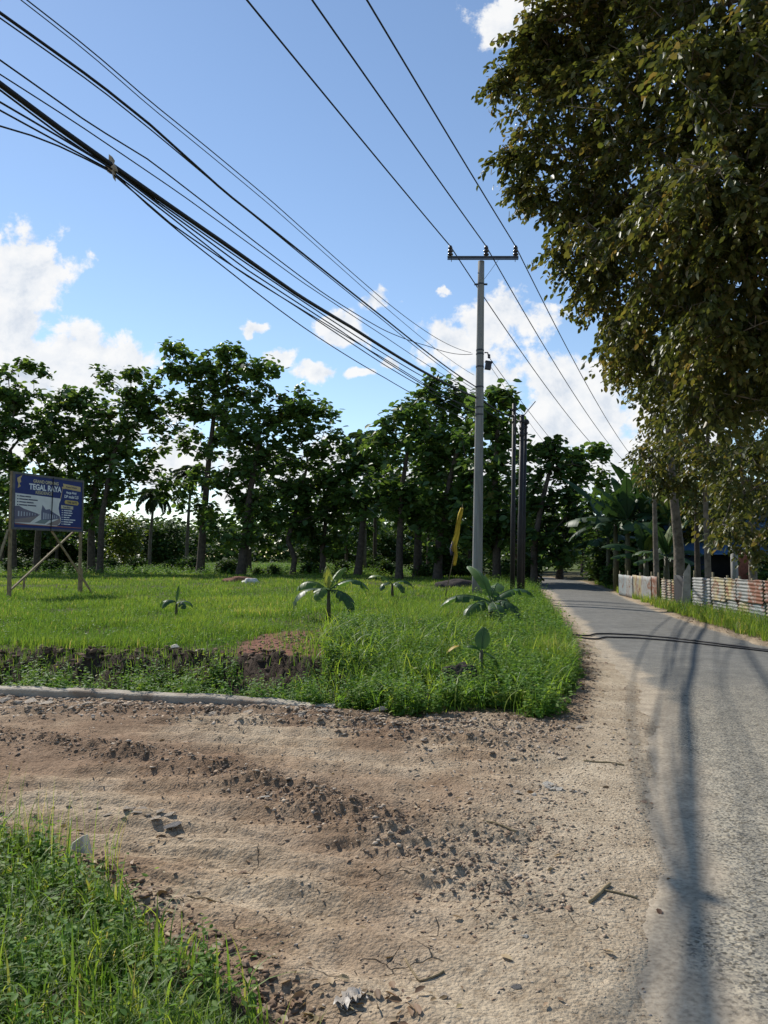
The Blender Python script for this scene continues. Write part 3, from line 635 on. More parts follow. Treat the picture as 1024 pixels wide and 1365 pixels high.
T('tall dense tree with browned top below the cable bundle', [(556, 780), (558, 700), (570, 620), (580, 560)], 52, [(575, 535, 28), (600, 530, 28), (555, 550, 20), (620, 545, 26), (590, 570, 36), (565, 590, 30), (610, 600, 36), (575, 640, 36), (600, 660, 34), (560, 690, 24)], 0.3, 30)
T('twin-stemmed dark tree beside the yellow flag', [(583, 782), (586, 720), (600, 640), (615, 580)], 47, [(620, 565, 28), (600, 600, 32), (635, 610, 32), (600, 650, 34), (630, 660, 34), (590, 690, 30), (615, 705, 28), (580, 715, 20)], 0.28, 30)
T('broad tree rising directly behind the concrete power pole', [(662, 782), (662, 720), (660, 640), (664, 560)], 44, [(655, 545, 24), (680, 530, 14), (672, 560, 22), (650, 590, 30), (675, 610, 30), (660, 640, 34), (650, 690, 34), (680, 680, 30), (665, 725, 28), (640, 730, 20)], 0.26, 30)
T('bright green leafy tree behind the black poles', [(712, 780), (712, 730), (722, 670), (735, 620)], 42, [(735, 610, 22), (755, 600, 18), (725, 645, 28), (755, 640, 28), (715, 690, 28), (745, 690, 32), (775, 640, 20), (775, 680, 24), (720, 730, 26), (750, 730, 24)], 0.22, 34, mat='bush', leaf=0.42)
T('round leafy tree overhanging the far bend of the road on its left', [(745, 774), (750, 720), (768, 660)], 55, [(780, 610, 18), (792, 605, 12), (770, 630, 22), (795, 640, 14), (780, 665, 20), (765, 700, 24), (785, 700, 16), (745, 735, 16)], 0.25, 32)
T('tall tree cut by the left edge of the photo', [(18, 765), (18, 690), (14, 600)], 60, [(10, 510, 24), (35, 500, 18), (0, 550, 34), (40, 540, 24), (15, 590, 34), (45, 590, 28), (10, 650, 36), (-30, 540, 36), (-20, 620, 40)], 0.28, 24)
T('leafy tree rising behind the left half of the billboard', [(48, 762), (52, 700), (70, 620)], 63, [(80, 535, 20), (62, 560, 24), (95, 560, 26), (70, 600, 34), (100, 600, 28), (55, 640, 32), (85, 650, 32), (105, 530, 14)], 0.3, 24)
T('leafy tree rising behind the right half of the billboard', [(122, 764), (122, 700), (130, 620)], 62, [(120, 550, 24), (140, 580, 30), (115, 600, 32), (145, 620, 32), (120, 650, 34), (150, 660, 28), (105, 690, 24), (90, 540, 16)], 0.34, 24)
T('spreading tree with one bare forked limb right of the billboard', [(133, 766), (136, 690), (150, 610), (165, 570)], 60, [(160, 505, 22), (180, 515, 20), (165, 545, 26), (155, 580, 28), (185, 555, 18), (205, 530, 18), (212, 560, 20), (205, 590, 18), (180, 620, 22), (205, 640, 16), (160, 640, 28), (180, 580, 16)], 0.28, 24)
for args in [('shaded tree deep behind the billboard legs', [(75, 756), (78, 690)], 80, [(70, 690, 34), (95, 700, 34), (45, 700, 34), (80, 660, 30)]),
             ('shaded tree deep in the grove at the left edge', [(5, 756), (0, 690)], 82, [(0, 690, 40), (25, 700, 34), (-30, 680, 40), (10, 660, 30)]),
             ('dark shaded tree deep in the grove behind the mossy trunk', [(462, 758), (462, 700)], 80, [(450, 680, 36), (480, 690, 34), (465, 710, 26)]),
             ('dark shaded tree deep in the grove left of the twin-stemmed tree', [(570, 758), (572, 700)], 78, [(560, 690, 36), (590, 690, 34), (575, 650, 34), (600, 730, 20)]),
             ('dark shaded tree deep in the grove behind the power pole', [(625, 760), (628, 690)], 72, [(625, 680, 40), (600, 690, 34), (655, 690, 36), (640, 640, 34), (630, 725, 24)]),
             ('dark shaded tree deep behind the black poles', [(690, 770), (690, 700)], 60, [(690, 650, 30), (675, 690, 34), (705, 690, 34), (690, 735, 26), (700, 620, 22)])]:
    T(args[0], args[1], args[2], args[3], 0.2, 20, leaf=0.5, name='shade_tree', group='shaded trees deep in the grove')

# bushes and undergrowth trees, one mesh per kind and copies of it
def bush(name, label, cat, base, W, H, mat, dens=60, leaf=0.3, group=None, trunkh=0.2):
    bl = []
    for i in range(9):
        a = rng.uniform(0, 6.28); rr = rng.uniform(0, 0.6) * W; r = rng.uniform(0.22, 0.42) * W
        bl.append((np.array((rr * math.cos(a), rr * math.sin(a), max(r * 0.6, rng.uniform(trunkh, 0.85) * H))), r, r))
    att = in_blobs(bl, dens * (1.5 / W) ** 1.2); att = att[att[:, 2] > 0.02 * H]
    A, par, nt = grow(np.array([(0, 0, -0.05), (0.05, 0.02, trunkh * H + 0.15)]), att, 0.5)
    root = empty(name, base, label, cat, group)
    link('trunk', wood_mesh('trunk', A, par, nt, 0.03 * W + 0.02, 0.008, n=5), M['bark'], root)
    k = len(att); m = 7; pos = np.repeat(att, m, 0) + rng.normal(0, leaf * 0.5, (k * m, 3)); d = rdir(k * m, -0.7, 0.5); up = np.tile((0, 0, 1.0), (k * m, 1)) + rng.normal(0, 0.4, (k * m, 3))
    ln = leaf * rng.uniform(0.6, 1.25, k * m); V, Fq, t = leaves(pos, d, up, ln, ln * 0.85, np.clip(np.repeat(rng.uniform(0, 1, k), m) * 0.6 + rng.uniform(0, 0.4, k * m), 0, 1))
    ac = Acc(); ac.add(V, Fq, None, t); link('crown', ac.mesh('crown'), M[mat], root)
    return root
def copy_tree(o, parent=None):
    c = o.copy(); COL.objects.link(c); c.parent = parent
    for ch in [q for q in list(bpy.data.objects) if q.parent == o]: copy_tree(ch, c)
    return c
def put(o, p, rz=None, s=1.0):
    o.location = (p[0], p[1], h1(p[0], p[1]) - 0.05); o.rotation_euler = (0, 0, rng.uniform(0, 6.28) if rz is None else rz); o.scale = (s, s, s * rng.uniform(0.9, 1.1)); return o
lime = bush('lime_bush', 'yellow-green leafy bush lit by the sun right of the billboard', 'bush', (0, 0, 0), 4.2, 5.2, 'lime', 55, 0.4)
put(lime, P(165, 755, 84), 1.0, 1.0)
under = bush('understory_tree', 'dark bushy tree in the shaded undergrowth behind the field', 'tree', (0, 0, 0), 4.5, 6.0, 'bush', 50, 0.45, 'bushy undergrowth trees behind the field')
under2 = bush('understory_tree', 'dark bushy tree in the shaded undergrowth behind the field', 'tree', (0, 0, 0), 5.0, 5.0, 'bush', 50, 0.45, 'bushy undergrowth trees behind the field')
uspots = [(140, 95, 1.0), (195, 92, 1.15), (225, 90, 1.0), (250, 100, 1.1), (60, 95, 1.2), (20, 92, 1.2), (100, 98, 1.3), (-30, 90, 1.3), (415, 92, 0.8), (445, 95, 1.0), (475, 98, 1.1), (510, 92, 1.0), (545, 95, 1.1), (575, 90, 1.1), (605, 92, 1.2), (640, 85, 1.1), (675, 80, 1.1), (705, 75, 1.0), (-80, 95, 1.3), (-130, 95, 1.3), (740, 95, 1.0), (775, 100, 1.0), (835, 46, 0.8), (862, 45, 0.9), (890, 44, 0.85), (915, 46, 0.9), (1015, 48, 0.9), (1050, 45, 0.9)]
for i, (px, Y, s) in enumerate(uspots):
    src = (under, under2)[i % 2]; o = src if i < 2 else copy_tree(src); put(o, P(px, 755, Y), None, s)
low = bush('low_shrub', 'low green shrub at the foot of the grove', 'shrub', (0, 0, 0), 1.1, 1.0, 'bush', 120, 0.22, 'low shrubs at the foot of the grove')
lspots = [(252, 66, 1.3), (300, 62, 0.9), (310, 60, 1.1), (410, 60, 0.9), (345, 57, .6), (366, 57, 0.7), (425, 60, .8), (455, 62, 1), (500, 66, 1.2), (515, 58, 1.0), (590, 58, 1.3), (610, 56, 1.3), (565, 52, .9), (630, 58, 1.2), (70, 64, 1.0), (95, 65, 0.8), (20, 64, 1.2), (45, 66, 1.1), (150, 72, 1.0), (180, 74, 1.2), (125, 66, 1.0), (230, 72, 0.9), (670, 52, 1.3), (690, 47, 1.2), (704, 44, 1.1), (828, 40, 1.3), (842, 39, 1.4), (858, 38, 1.4), (872, 37.5, 1.3), (886, 36, 1.4), (900, 35, 1.2), (915, 33, 1.2), (1022, 33, 1.3), (1045, 30, 1.2), (812, 46, 1.3), (800, 50, 1.2)]
for i, (px, Y, s) in enumerate(lspots): put(low if i == 0 else copy_tree(low), P(px, 765, Y), None, s)
dbush = bush('dark_bush', 'dark leafy bush growing at the foot of the bare-trunked tree', 'bush', (0, 0, 0), 1.5, 1.9, 'bush', 110, 0.3); put(dbush, P(590, 775, 50), 0.4, 1)

# coconut palms
def palm(label, px, ytop, Y, r=2.6, nf=17):
    t = P(px, ytop, Y); base = np.array((t[0] - 0.4, Y, 0.0)); base[2] = h1(base[0], base[1]); root = empty('coconut_palm', base, label, 'palm', 'coconut palms in the grove')
    pts = [np.array((0.4 * (k / 8) ** 2, 0, (t[2] - base[2]) * k / 8)) for k in range(9)]
    MB().tube(pts, [0.2 - 0.09 * k / 8 for k in range(9)], 8).build('trunk', M['palm_bark'], root, True)
    top = pts[-1]; ac = Acc()
    for i in range(nf):
        a = i * 2.4 + rng.uniform(-0.2, 0.2); e = 1.25 - 1.5 * i / nf; L = r * rng.uniform(0.85, 1.1); n = 22; p = top.copy(); el = e; pp = []
        for k in range(n): pp.append(p.copy()); p = p + np.array((math.cos(a) * math.cos(el), math.sin(a) * math.cos(el), math.sin(el))) * L / n; el -= 0.085
        pp = np.array(pp); td = np.gradient(pp, axis=0); td /= np.linalg.norm(td, axis=1, keepdims=True); sd2 = np.cross(td, (0, 0, 1.0)); sd2 /= np.linalg.norm(sd2, axis=1, keepdims=True) + 1e-9
        for sg in (-1, 1):
            for rep in range(2):
                dd = sd2 * sg * 0.8 + td * 0.6 + np.array((0, 0, -0.45)) + rng.normal(0, 0.08, (n, 3)); ln = 0.32 * r * np.sin(np.linspace(0.35, 3.0, n)) + 0.08
                V, Fq, tt = leaves(pp + td * rep * L / n / 2, dd, np.tile((0, 0, 1.0), (n, 1)), ln, np.full(n, 0.075), rng.uniform(0, 1, n)); ac.add(V, Fq, None, tt)
    link('crown', ac.mesh('crown'), M['palm'], root)
palm('small coconut palm with drooping fronds right of the yellow-green bush', 206, 662, 78, 2.6)
palm('coconut palm whose fronds show low behind the tallest field tree', 256, 632, 74, 2.5)
palm('coconut palm with upright fronds poking out above the middle trees', 492, 588, 64, 2.7)

# far wood closing the horizon
ac = Acc(); k = 9000; a_ = rng.uniform(-1.1, 0.9, k); Yf = rng.uniform(165, 230, k); xf = a_ * Yf
tall = 6.5 + 6.0 * fbm(a_ * 14, Yf * 0.02, 5, 3)
zf = rng.uniform(0, 1, k) ** 0.8 * tall; m = 6
pos = np.repeat(np.stack([xf, Yf, zf], -1), m, 0) + rng.normal(0, 0.9, (k * m, 3)); pos[:, 2] = np.maximum(pos[:, 2], 0.1)
ln = rng.uniform(0.9, 1.8, k * m); V, Fq, t = leaves(pos, rdir(k * m, -0.6, 0.6), np.tile((0, 0, 1.0), (k * m, 1)) + rng.normal(0, 0.5, (k * m, 3)), ln, ln, np.clip(rng.uniform(0, 1, k * m), 0, 1)); ac.add(V, Fq, None, t)
tag(link('far_wood', ac.mesh('far_wood'), M['bush']), 'far wood closing the horizon behind the field', 'wood', kind='stuff')

# ------------------------------------------------------------------ roadside trees on the right
def roadside_tree(label, trunk, blobs, rbase, dens=40, leaf=0.15, per=13, barkm='pale_bark', group='broad-leaved trees along the right side of the road'):
    trunk = [np.array(t, float) for t in trunk]; base = trunk[0].copy(); base[2] = h1(base[0], base[1]); trunk[0][2] = base[2] - 0.1
    bl = [(P(px + (24 if 200 < py < 660 and px < 870 else 8 if px < 760 else 0), py, Y), r / F * Y, r / F * Y * 1.1) for (px, py, r, Y) in blobs]
    att = in_blobs(bl, dens, 9, 0.17); att = att[(att[:, 0] + SX * att[:, 2] > 7.3) | (att[:, 1] > 24)]
    A, par, nt = grow(np.array(trunk), att, 0.55, 0.5, 0.12)
    root = empty('roadside_tree', base, label, 'tree', group)
    link('trunk', wood_mesh('trunk', A - base, par, nt, rbase, 0.006, n=7), M[barkm], root)
    k = len(att); par = np.asarray(par)
    # leafy sprays: leaves alternate along a drooping twig that leaves the branch end outwards
    cen = np.mean(att, 0); out = att - cen; out /= np.linalg.norm(out, axis=1, keepdims=True); out = out * 0.5 + rdir(k, -0.7, 0.3); out[:, 2] -= 0.25; out /= np.linalg.norm(out, axis=1, keepdims=True)
    side = np.cross(out, (0, 0, 1.0)); side /= np.linalg.norm(side, axis=1, keepdims=True) + 1e-9
    ac = Acc(); L = leaf * 3.6; tb = rng.uniform(0, 1, k)
    for j in range(per):
        t = (j + 0.5) / per; sg = 1 if j % 2 else -1
        p = att + out * (t * L) + np.array((0, 0, -0.35)) * (t * t * L) + rng.normal(0, leaf * 0.22, (k, 3))
        d = out * 0.6 + side * sg * rng.uniform(0.3, 0.9, (k, 1)) + np.array((0, 0, -0.35)) + rng.normal(0, 0.3, (k, 3))
        up = np.array((0, 0, 1.0)) + rng.normal(0, 0.5, (k, 3)); ln = leaf * rng.uniform(0.6, 1.25, k)
        V, Fq, tt = leaves(p - base, d, up, ln, ln * 0.72, np.clip(tb * 0.5 + rng.uniform(0, 0.5, k), 0, 1)); ac.add(V, Fq, None, tt)
    link('crown', ac.mesh('crown'), M['olive'], root)
    return root
near_blobs = [(692, 100, 34, 12.6), (675, 85, 20, 12.8), (720, 75, 44, 12.4), (745, 45, 50, 12), (800, 30, 70, 11.5), (680, 185, 28, 12.8), (705, 200, 40, 12.6), (690, 240, 26, 12.8), (722, 262, 38, 12.6), (765, 150, 70, 12), (745, 105, 40, 12.2), (728, 312, 26, 13), (755, 330, 30, 13), (772, 365, 36, 13), (800, 250, 80, 12), (790, 410, 28, 13.4), (760, 398, 16, 13.6), (830, 330, 80, 12.4), (900, 100, 110, 10.5), (900, 250, 110, 10.6),
              (985, 100, 110, 9), (985, 250, 110, 9), (960, 380, 100, 10.2), (870, 420, 75, 12), (830, 455, 40, 12.8), (930, 490, 80, 12), (1005, 480, 80, 10.5), (1080, 200, 110, 9), (1080, 400, 110, 10), (900, -60, 110, 10.4), (800, -70, 80, 11), (1050, -60, 120, 9)]
roadside_tree('big olive-brown broad-leaved tree filling the upper right corner', [(10.3, 11.0, 0), (9.9, 11.2, 2.5), (9.3, 11.4, 5), (8.2, 11.6, 7.5), (7.2, 11.7, 9.5)], near_blobs, 0.3, 250, 0.115, 16)
b3 = P(906, 793, 25.5); roadside_tree('leaning grey-trunked tree behind the dark gate in the fence', [(b3[0], 25.5, 0), tuple(P(905, 730, 25.5)), tuple(P(897, 650, 25.2)), tuple(P(890, 560, 24.5))],
  [(818, 478, 24, 20), (835, 500, 36, 20), (812, 505, 14, 20), (860, 530, 44, 21), (880, 470, 44, 19), (845, 560, 28, 22), (880, 585, 44, 22), (838, 612, 16, 22), (862, 622, 26, 22), (905, 635, 34, 22), (920, 560, 50, 21), (930, 615, 34, 22)], 0.2, 70, 0.15)
b2 = P(946, 814, 21.5); roadside_tree('slender-trunked tree standing in front of the corrugated fence', [(b2[0], 21.5, 0), tuple(P(943, 740, 21.5)), tuple(P(940, 650, 21.4)), tuple(P(945, 560, 20.5))],
  [(950, 580, 55, 18), (1000, 560, 60, 16), (985, 630, 50, 17), (945, 640, 34, 19), (1020, 640, 50, 16), (1005, 680, 34, 16.5), (968, 690, 26, 17), (990, 722, 14, 17), (1060, 600, 70, 16), (1060, 700, 50, 16), (900, 520, 40, 19)], 0.105, 62, 0.14)
b4 = P(876, 793, 29); roadside_tree('thin pale-stemmed tree beside the white end panels of the fence', [(b4[0], 29, 0), tuple(P(874, 730, 29)), tuple(P(872, 650, 29)), tuple(P(870, 600, 29))],
  [(865, 590, 24, 28), (885, 600, 22, 28), (860, 625, 18, 28), (850, 605, 14, 28)], 0.12, 50, 0.18)
b5 = P(931, 790, 27); roadside_tree('thin dark-stemmed tree between the leaning trunk and the slender one', [(b5[0], 27, 0), tuple(P(929, 720, 27)), tuple(P(927, 640, 27))],
  [(925, 640, 40, 26), (940, 660, 30, 26), (915, 600, 40, 26)], 0.12, 50, 0.18, barkm='bark')
b6 = P(1004, 795, 24); roadside_tree('straight-stemmed tree behind the rusty right part of the fence', [(b6[0], 24, 0), tuple(P(1003, 720, 24)), tuple(P(1000, 640, 24))],
  [(1000, 620, 60, 22), (1040, 660, 60, 22), (985, 670, 34, 22)], 0.15, 45, 0.17)
b7 = P(980, 795, 30); roadside_tree('shaded tree behind the blue-roofed shed', [(b7[0], 38, 0), (b7[0] + 3, 38, 3)], [(930, 680, 50, 36), (970, 660, 60, 36), (1030, 690, 60, 36), (900, 690, 40, 38), (1080, 720, 60, 36), (1010, 720, 26, 38)], 0.18, 40, 0.28)

# ------------------------------------------------------------------ bananas
def banana_leaf(L, W, az, el, droop, tear=0.25, tint=0.5, fold=0.25, n=16):
    """ragged blade with a midrib, starting at the origin"""
    p = np.zeros(3); e = el; mid = []; dirs = []
    for k in range(n + 1):
        mid.append(p.copy()); d = np.array((math.cos(az) * math.cos(e), math.sin(az) * math.cos(e), math.sin(e))); dirs.append(d); p = p + d * L / n; e -= droop / n * (0.4 + 1.2 * k / n)
    mid = np.array(mid); dirs = np.array(dirs); side = np.array((-math.sin(az), math.cos(az), 0.0)); V = []; Q = []; st = int(n * 0.16)
    for sg in (-1, 1):
        off = 0.0
        for k in range(st, n):
            if rng.random() < tear: off = rng.uniform(-0.75, 0.2)
            o = len(V)
            for kk in (k, k + 1):
                t = (kk - st) / (n - st); w = W * 0.5 * max(0.02, (math.sin(math.pi * min(1, t * 0.94 + 0.05)) ** 0.55)); nz_ = np.cross(side, dirs[kk]) * (-1)
                V.append(mid[kk]); V.append(mid[kk] + side * sg * w * 0.55 + np.array((0, 0, -fold * w * 0.15 + off * w * 0.2))); V.append(mid[kk] + side * sg * w * (1 - 0.15 * abs(off)) + np.array((0, 0, -fold * w + off * w)) + dirs[kk] * w * 0.12)
            Q += [(o, o + 1, o + 4, o + 3), (o + 1, o + 2, o + 5, o + 4)]
    m = MB().tube(mid[:-1], [0.022 * (1 - 0.85 * k / n) * (L / 1.6) + 0.002 for k in range(n)], 5)
    o = len(V); V = V + [np.array(v) for v in m.V]; F4 = [tuple(i + o for i in f) for f in m.F if len(f) == 4]
    return np.array(V), np.array(Q + F4), np.full(len(V), tint)
def banana(label, base, stem_h, leaves_, stem_r=0.06, group=None, lean=(0, 0), mat='banana', cat='banana plant', lsc=1.0):
    root = empty('banana_plant', base, label, cat, group)
    top = np.array((lean[0], lean[1], stem_h)); MB().tube([(0, 0, -0.05), tuple(top * 0.5), tuple(top)], [stem_r * 1.2, stem_r, stem_r * 0.6], 9).build('stem', M['banana_stem'], root, True)
    for (L, W, az, el, dr, ti) in leaves_:
        L *= lsc * rng.uniform(0.75, 1.2); W *= lsc * rng.uniform(0.85, 1.15)
        V, Q, t = banana_leaf(L, W, az, el, dr, 0.5, ti); link('leaf', npmesh('leaf', V + top * 0.97, Q, True, {'tint': t}), M[mat], root)
    return root
M['banana_stem'] = plain('banana_stem', (0.09, 0.085, 0.04), 0.6, 0.4, 4, stain=((0.05, 0.035, 0.025), 4, 0.5))
banana('young banana plant with yellow-green new leaf left of the pole, behind the red soil patch', on(438, 833), 0.62,
       [(0.85, 0.26, 2.85, 0.75, 2.4, 0.75), (0.75, 0.24, 0.25, 0.75, 2.2, 0.6), (0.7, 0.26, 3.5, 0.35, 2.2, 0.2), (0.7, 0.3, 5.6, 0.2, 2.4, 0.15), (0.5, 0.2, 1.8, 1.35, 0.5, 0.98), (0.55, 0.18, 0.9, 1.1, 1.0, 0.9), (0.6, 0.24, 4.4, 0.5, 2.4, 0.7), (0.45, 0.1, 2.2, 1.5, 0.2, 1.0)], 0.045, lsc=1.22)
banana('small drooping banana sapling in the grass below the billboard side', on(235, 830), 0.35,
       [(0.5, 0.17, 2.9, 0.5, 2.2, 0.2), (0.5, 0.17, 0.2, 0.45, 2.2, 0.2), (0.45, 0.16, 4.2, 0.6, 2.4, 0.3), (0.35, 0.08, 1.4, 1.4, 0.3, 0.4), (0.4, 0.15, 5.4, 0.4, 2.0, 0.3)], 0.03, lsc=1.15)
banana('low banana sapling in the grass farther back, left of the flag', on(523, 797), 0.5,
       [(0.95, 0.3, 2.8, 0.8, 1.6, 0.9), (0.9, 0.28, 0.3, 0.5, 2.0, 0.3), (0.8, 0.28, 4.0, 0.4, 2.2, 0.2), (0.8, 0.28, 5.4, 0.3, 2.2, 0.2)], 0.05)
banana('broad-leaved banana plant in the weeds in front of the power pole', on(655, 832), 0.55,
       [(0.95, 0.32, 2.9, 0.45, 1.6, 0.3), (0.9, 0.34, 3.9, 0.2, 1.3, 0.4), (1.0, 0.3, 2.0, 1.1, 1.2, 0.75), (0.95, 0.34, 0.2, 0.75, 1.8, 0.5), (0.9, 0.34, 5.5, 0.3, 2.2, 0.1), (0.8, 0.3, 4.8, 0.1, 1.8, 0.2), (0.85, 0.3, 1.2, 0.9, 1.5, 0.7), (0.8, 0.3, 0.9, 0.4, 2.0, 0.4)], 0.06, lsc=1.1)
sp = on(640, 898); root = empty('banana_plant', sp, 'cut banana stub with a folded leaf in the weeds at the field corner', 'banana plant')
MB().tube([(0, 0, -0.05), (0.01, 0, 0.2), (0.02, 0, 0.42)], [0.035, 0.03, 0.02], 8).build('stem', M['banana_stem'], root, True)
for (L, W, az, el, dr, ti) in [(0.3, 0.2, 1.0, 1.45, 0.3, 0.3), (0.3, 0.16, 0.3, -0.2, 1.6, 0.1), (0.22, 0.12, 3.4, 0.9, 1.6, 0.6)]:
    V, Q, t = banana_leaf(L, W, az, el, dr, 0.1, ti); link('leaf', npmesh('leaf', V + np.array((0.02, 0, 0.4)), Q, True, {'tint': t}), M['banana'], root)
# grove behind the fence
bl_labels = ['tall banana plant leaning out over the road at the far end of the fence', 'banana plant with upright leaves at the far fence corner', 'banana plant with one raised leaf below the far crossarm', 'dense banana plant behind the middle of the pale fence panels',
             'banana plant close to the leaning grey trunk', 'short banana plant low behind the pale fence panels', 'banana plant with hanging dead leaves at the far fence end', 'banana plant in the shade left of the dark gate']
for i, (px, Y, hs, n, sz) in enumerate([(822, 36, 3.2, 8, 2.5), (838, 35, 3.3, 8, 2.3), (856, 36, 3.6, 9, 2.4), (878, 35, 3.0, 9, 2.3), (896, 33, 3.0, 9, 2.2), (862, 33, 1.6, 9, 1.9), (812, 40, 2.6, 8, 2.2), (889, 31, 1.5, 8, 1.8)]):
    p = P(px, 790, Y); lv = []
    for k in range(n + 3):
        az = k * 2.4 + rng.uniform(-0.4, 0.4) + i; el = rng.uniform(0.95, 1.5) if k < n - 2 else rng.uniform(0.0, 0.6)
        lv.append((sz * rng.uniform(0.75, 1.1), sz * 0.33, az, el, rng.uniform(0.25, 1.25), rng.uniform(0, 0.8) if k else 0.96))
    if i == 0: lv.append((3.2, 0.62, 2.75, 0.95, 0.55, 0.3)); lv.append((2.7, 0.5, 3.1, 0.1, 1.3, 0.1))
    if i == 2: lv.append((2.0, 0.6, 1.2, 1.4, 0.5, 0.3))
    banana(bl_labels[i], (p[0], p[1], h1(p[0], p[1])), hs, lv, 0.13, 'banana plants behind the fence', mat='banana_dark')

# ------------------------------------------------------------------ power pole and cables
PB = P(636, 800, 28.3); PB[2] = h1(PB[0], PB[1])
up_ = empty('power_pole', PB, 'tall grey concrete power pole with steel crossarm at the field corner', 'power pole')
PT = P(641.5, 345, 28.3); lean = (PT[0] - PB[0]) ; HP = PT[2] - PB[2]
MB().tube([(lean * t, 0, HP * t - 0.1) for t in np.linspace(0, 1, 14)], [0.195 - 0.075 * t for t in np.linspace(0, 1, 14)], 24).build('pole_shaft', M['concrete'], up_, True)
def loc(px, py, Y=28.3): return P(px, py, Y) - PB
arm = MB(); al, ar = loc(596, 346.5), loc(690, 345.5); y0 = -0.17
arm.box(((al[0] + ar[0]) / 2, y0 - 0.04, (al[2] + ar[2]) / 2), (ar[0] - al[0], 0.012, 0.11)); arm.box(((al[0] + ar[0]) / 2, y0, al[2] + 0.05), (ar[0] - al[0], 0.07, 0.01)); arm.box(((al[0] + ar[0]) / 2, y0, al[2] - 0.05), (ar[0] - al[0], 0.07, 0.01))
for x in (al[0] + 0.15, ar[0] - 0.12): arm.tube([(x, y0, al[2] - 0.14), (x, y0, al[2] + 0.1)], 0.012, 6)
arm.build('crossarm', M['steel'], up_)
b = MB(); b.bar((lean + 0.62, y0 + 0.05, al[2] - 0.06), (lean + 0.1, y0 + 0.03, al[2] - 0.78), 0.045, 0.012); b.build('brace', M['steel'], up_)
ins_pos = []
for px in (600, 647.5, 686.5):
    c = loc(px, 341); c[1] = y0; c[2] = al[2] + 0.055
    MB().lathe(c, [(0, 0.045), (0.05, 0.05), (0.06, 0.10), (0.10, 0.105), (0.13, 0.06), (0.17, 0.055), (0.18, 0.095), (0.22, 0.10), (0.25, 0.06), (0.29, 0.05), (0.30, 0.08), (0.34, 0.085), (0.37, 0.06), (0.40, 0.065), (0.43, 0.03)], 14).build('insulator', M['glaze'], up_, True)
    ins_pos.append(PB + c + np.array((0, 0, 0.40)))
for py, ex in ((379, 0.07), (467, 0.03), (472, 0.03), (489, 0.02), (516, 0.02), (543, 0.02), (553, 0.02)):
    z = loc(640, py)[2]; t = z / HP; r = 0.195 - 0.075 * t
    bb = MB().tube([(lean * t, 0, z - 0.03), (lean * t, 0, z + 0.03)], r + 0.008, 20)
    if ex > 0.05: bb.box((lean * t - r - 0.06, 0, z), (0.12, 0.05, 0.06)); bb.box((lean * t + r + 0.06, 0, z), (0.12, 0.05, 0.06))
    bb.build('clamp_band', M['steel'], up_, False)
jb = loc(650, 488); MB().box((jb[0] + 0.02, -0.02, jb[2]), (0.22, 0.2, 0.26), Matrix.Rotation(0.15, 3, 'Y')).box((jb[0] + 0.05, -0.02, jb[2] + 0.15), (0.28, 0.24, 0.03), Matrix.Rotation(0.15, 3, 'Y')).build('junction_box', M['steel'], up_)
hk = loc(650, 474); MB().tube([(hk[0] - 0.12, -0.05, hk[2] + 0.1), (hk[0], -0.05, hk[2] + 0.1), (hk[0] + 0.03, -0.05, hk[2] - 0.05)], 0.025, 6).lathe((hk[0] + 0.05, -0.05, hk[2] - 0.12), [(0, 0.02), (0.02, 0.055), (0.06, 0.055), (0.08, 0.03), (0.1, 0.05), (0.14, 0.05), (0.16, 0.02)], 10).build('tension_clamp', M['glaze'], up_)

# black poles
def black_pole(label, pxb, pyb, Y, pyt, pxt, r, fork=False, cap=False):
    bs = P(pxb, pyb, Y); bs[2] = h1(bs[0], bs[1]); tp = P(pxt, pyt, Y) - bs; root = empty('telecom_pole', bs, label, 'pole', 'black poles bearing telephone cables')
    MB().tube([(0, 0, -0.1), tuple(tp * 0.45), tuple(tp * 0.46), tuple(tp)], [r, r, r * 0.85, r * 0.8], 12).build('pole_shaft', M['black_steel'], root, True)
    z = tp[2]; m = MB()
    for dz in (0.25, 0.5, 0.75): m.tube([(tp[0] * (z - dz) / z, 0, z - dz - 0.03), (tp[0] * (z - dz) / z, 0, z - dz + 0.03)], r + 0.01, 10)
    if fork: m.bar((tp[0], 0, z - 0.1), (tp[0] - 0.45, -0.05, z + 0.22), 0.03, 0.03); m.bar((tp[0], 0, z - 0.1), (tp[0] + 0.5, 0.0, z + 0.5), 0.035, 0.03); m.bar((tp[0] - 0.25, -0.03, z - 0.05), (tp[0] - 0.25, -0.03, z - 0.75), 0.06, 0.06)
    if cap: m.lathe((tp[0], 0, z - 0.15), [(0, r), (0.03, r + 0.05), (0.12, r + 0.06), (0.2, r + 0.01)], 12)
    m.build('bracket', M['black_steel'], root); return bs, tp
black_pole('black iron pole nearest the concrete power pole', 683, 792, 30.5, 538, 685.5, 0.095)
bp2, bt2 = black_pole('black iron pole with forked bracket at its top', 692.5, 805, 28.0, 553, 696, 0.10, fork=True)
black_pole('black iron pole with capped top just behind the forked one', 696, 800, 29.6, 561, 700.5, 0.09, cap=True)

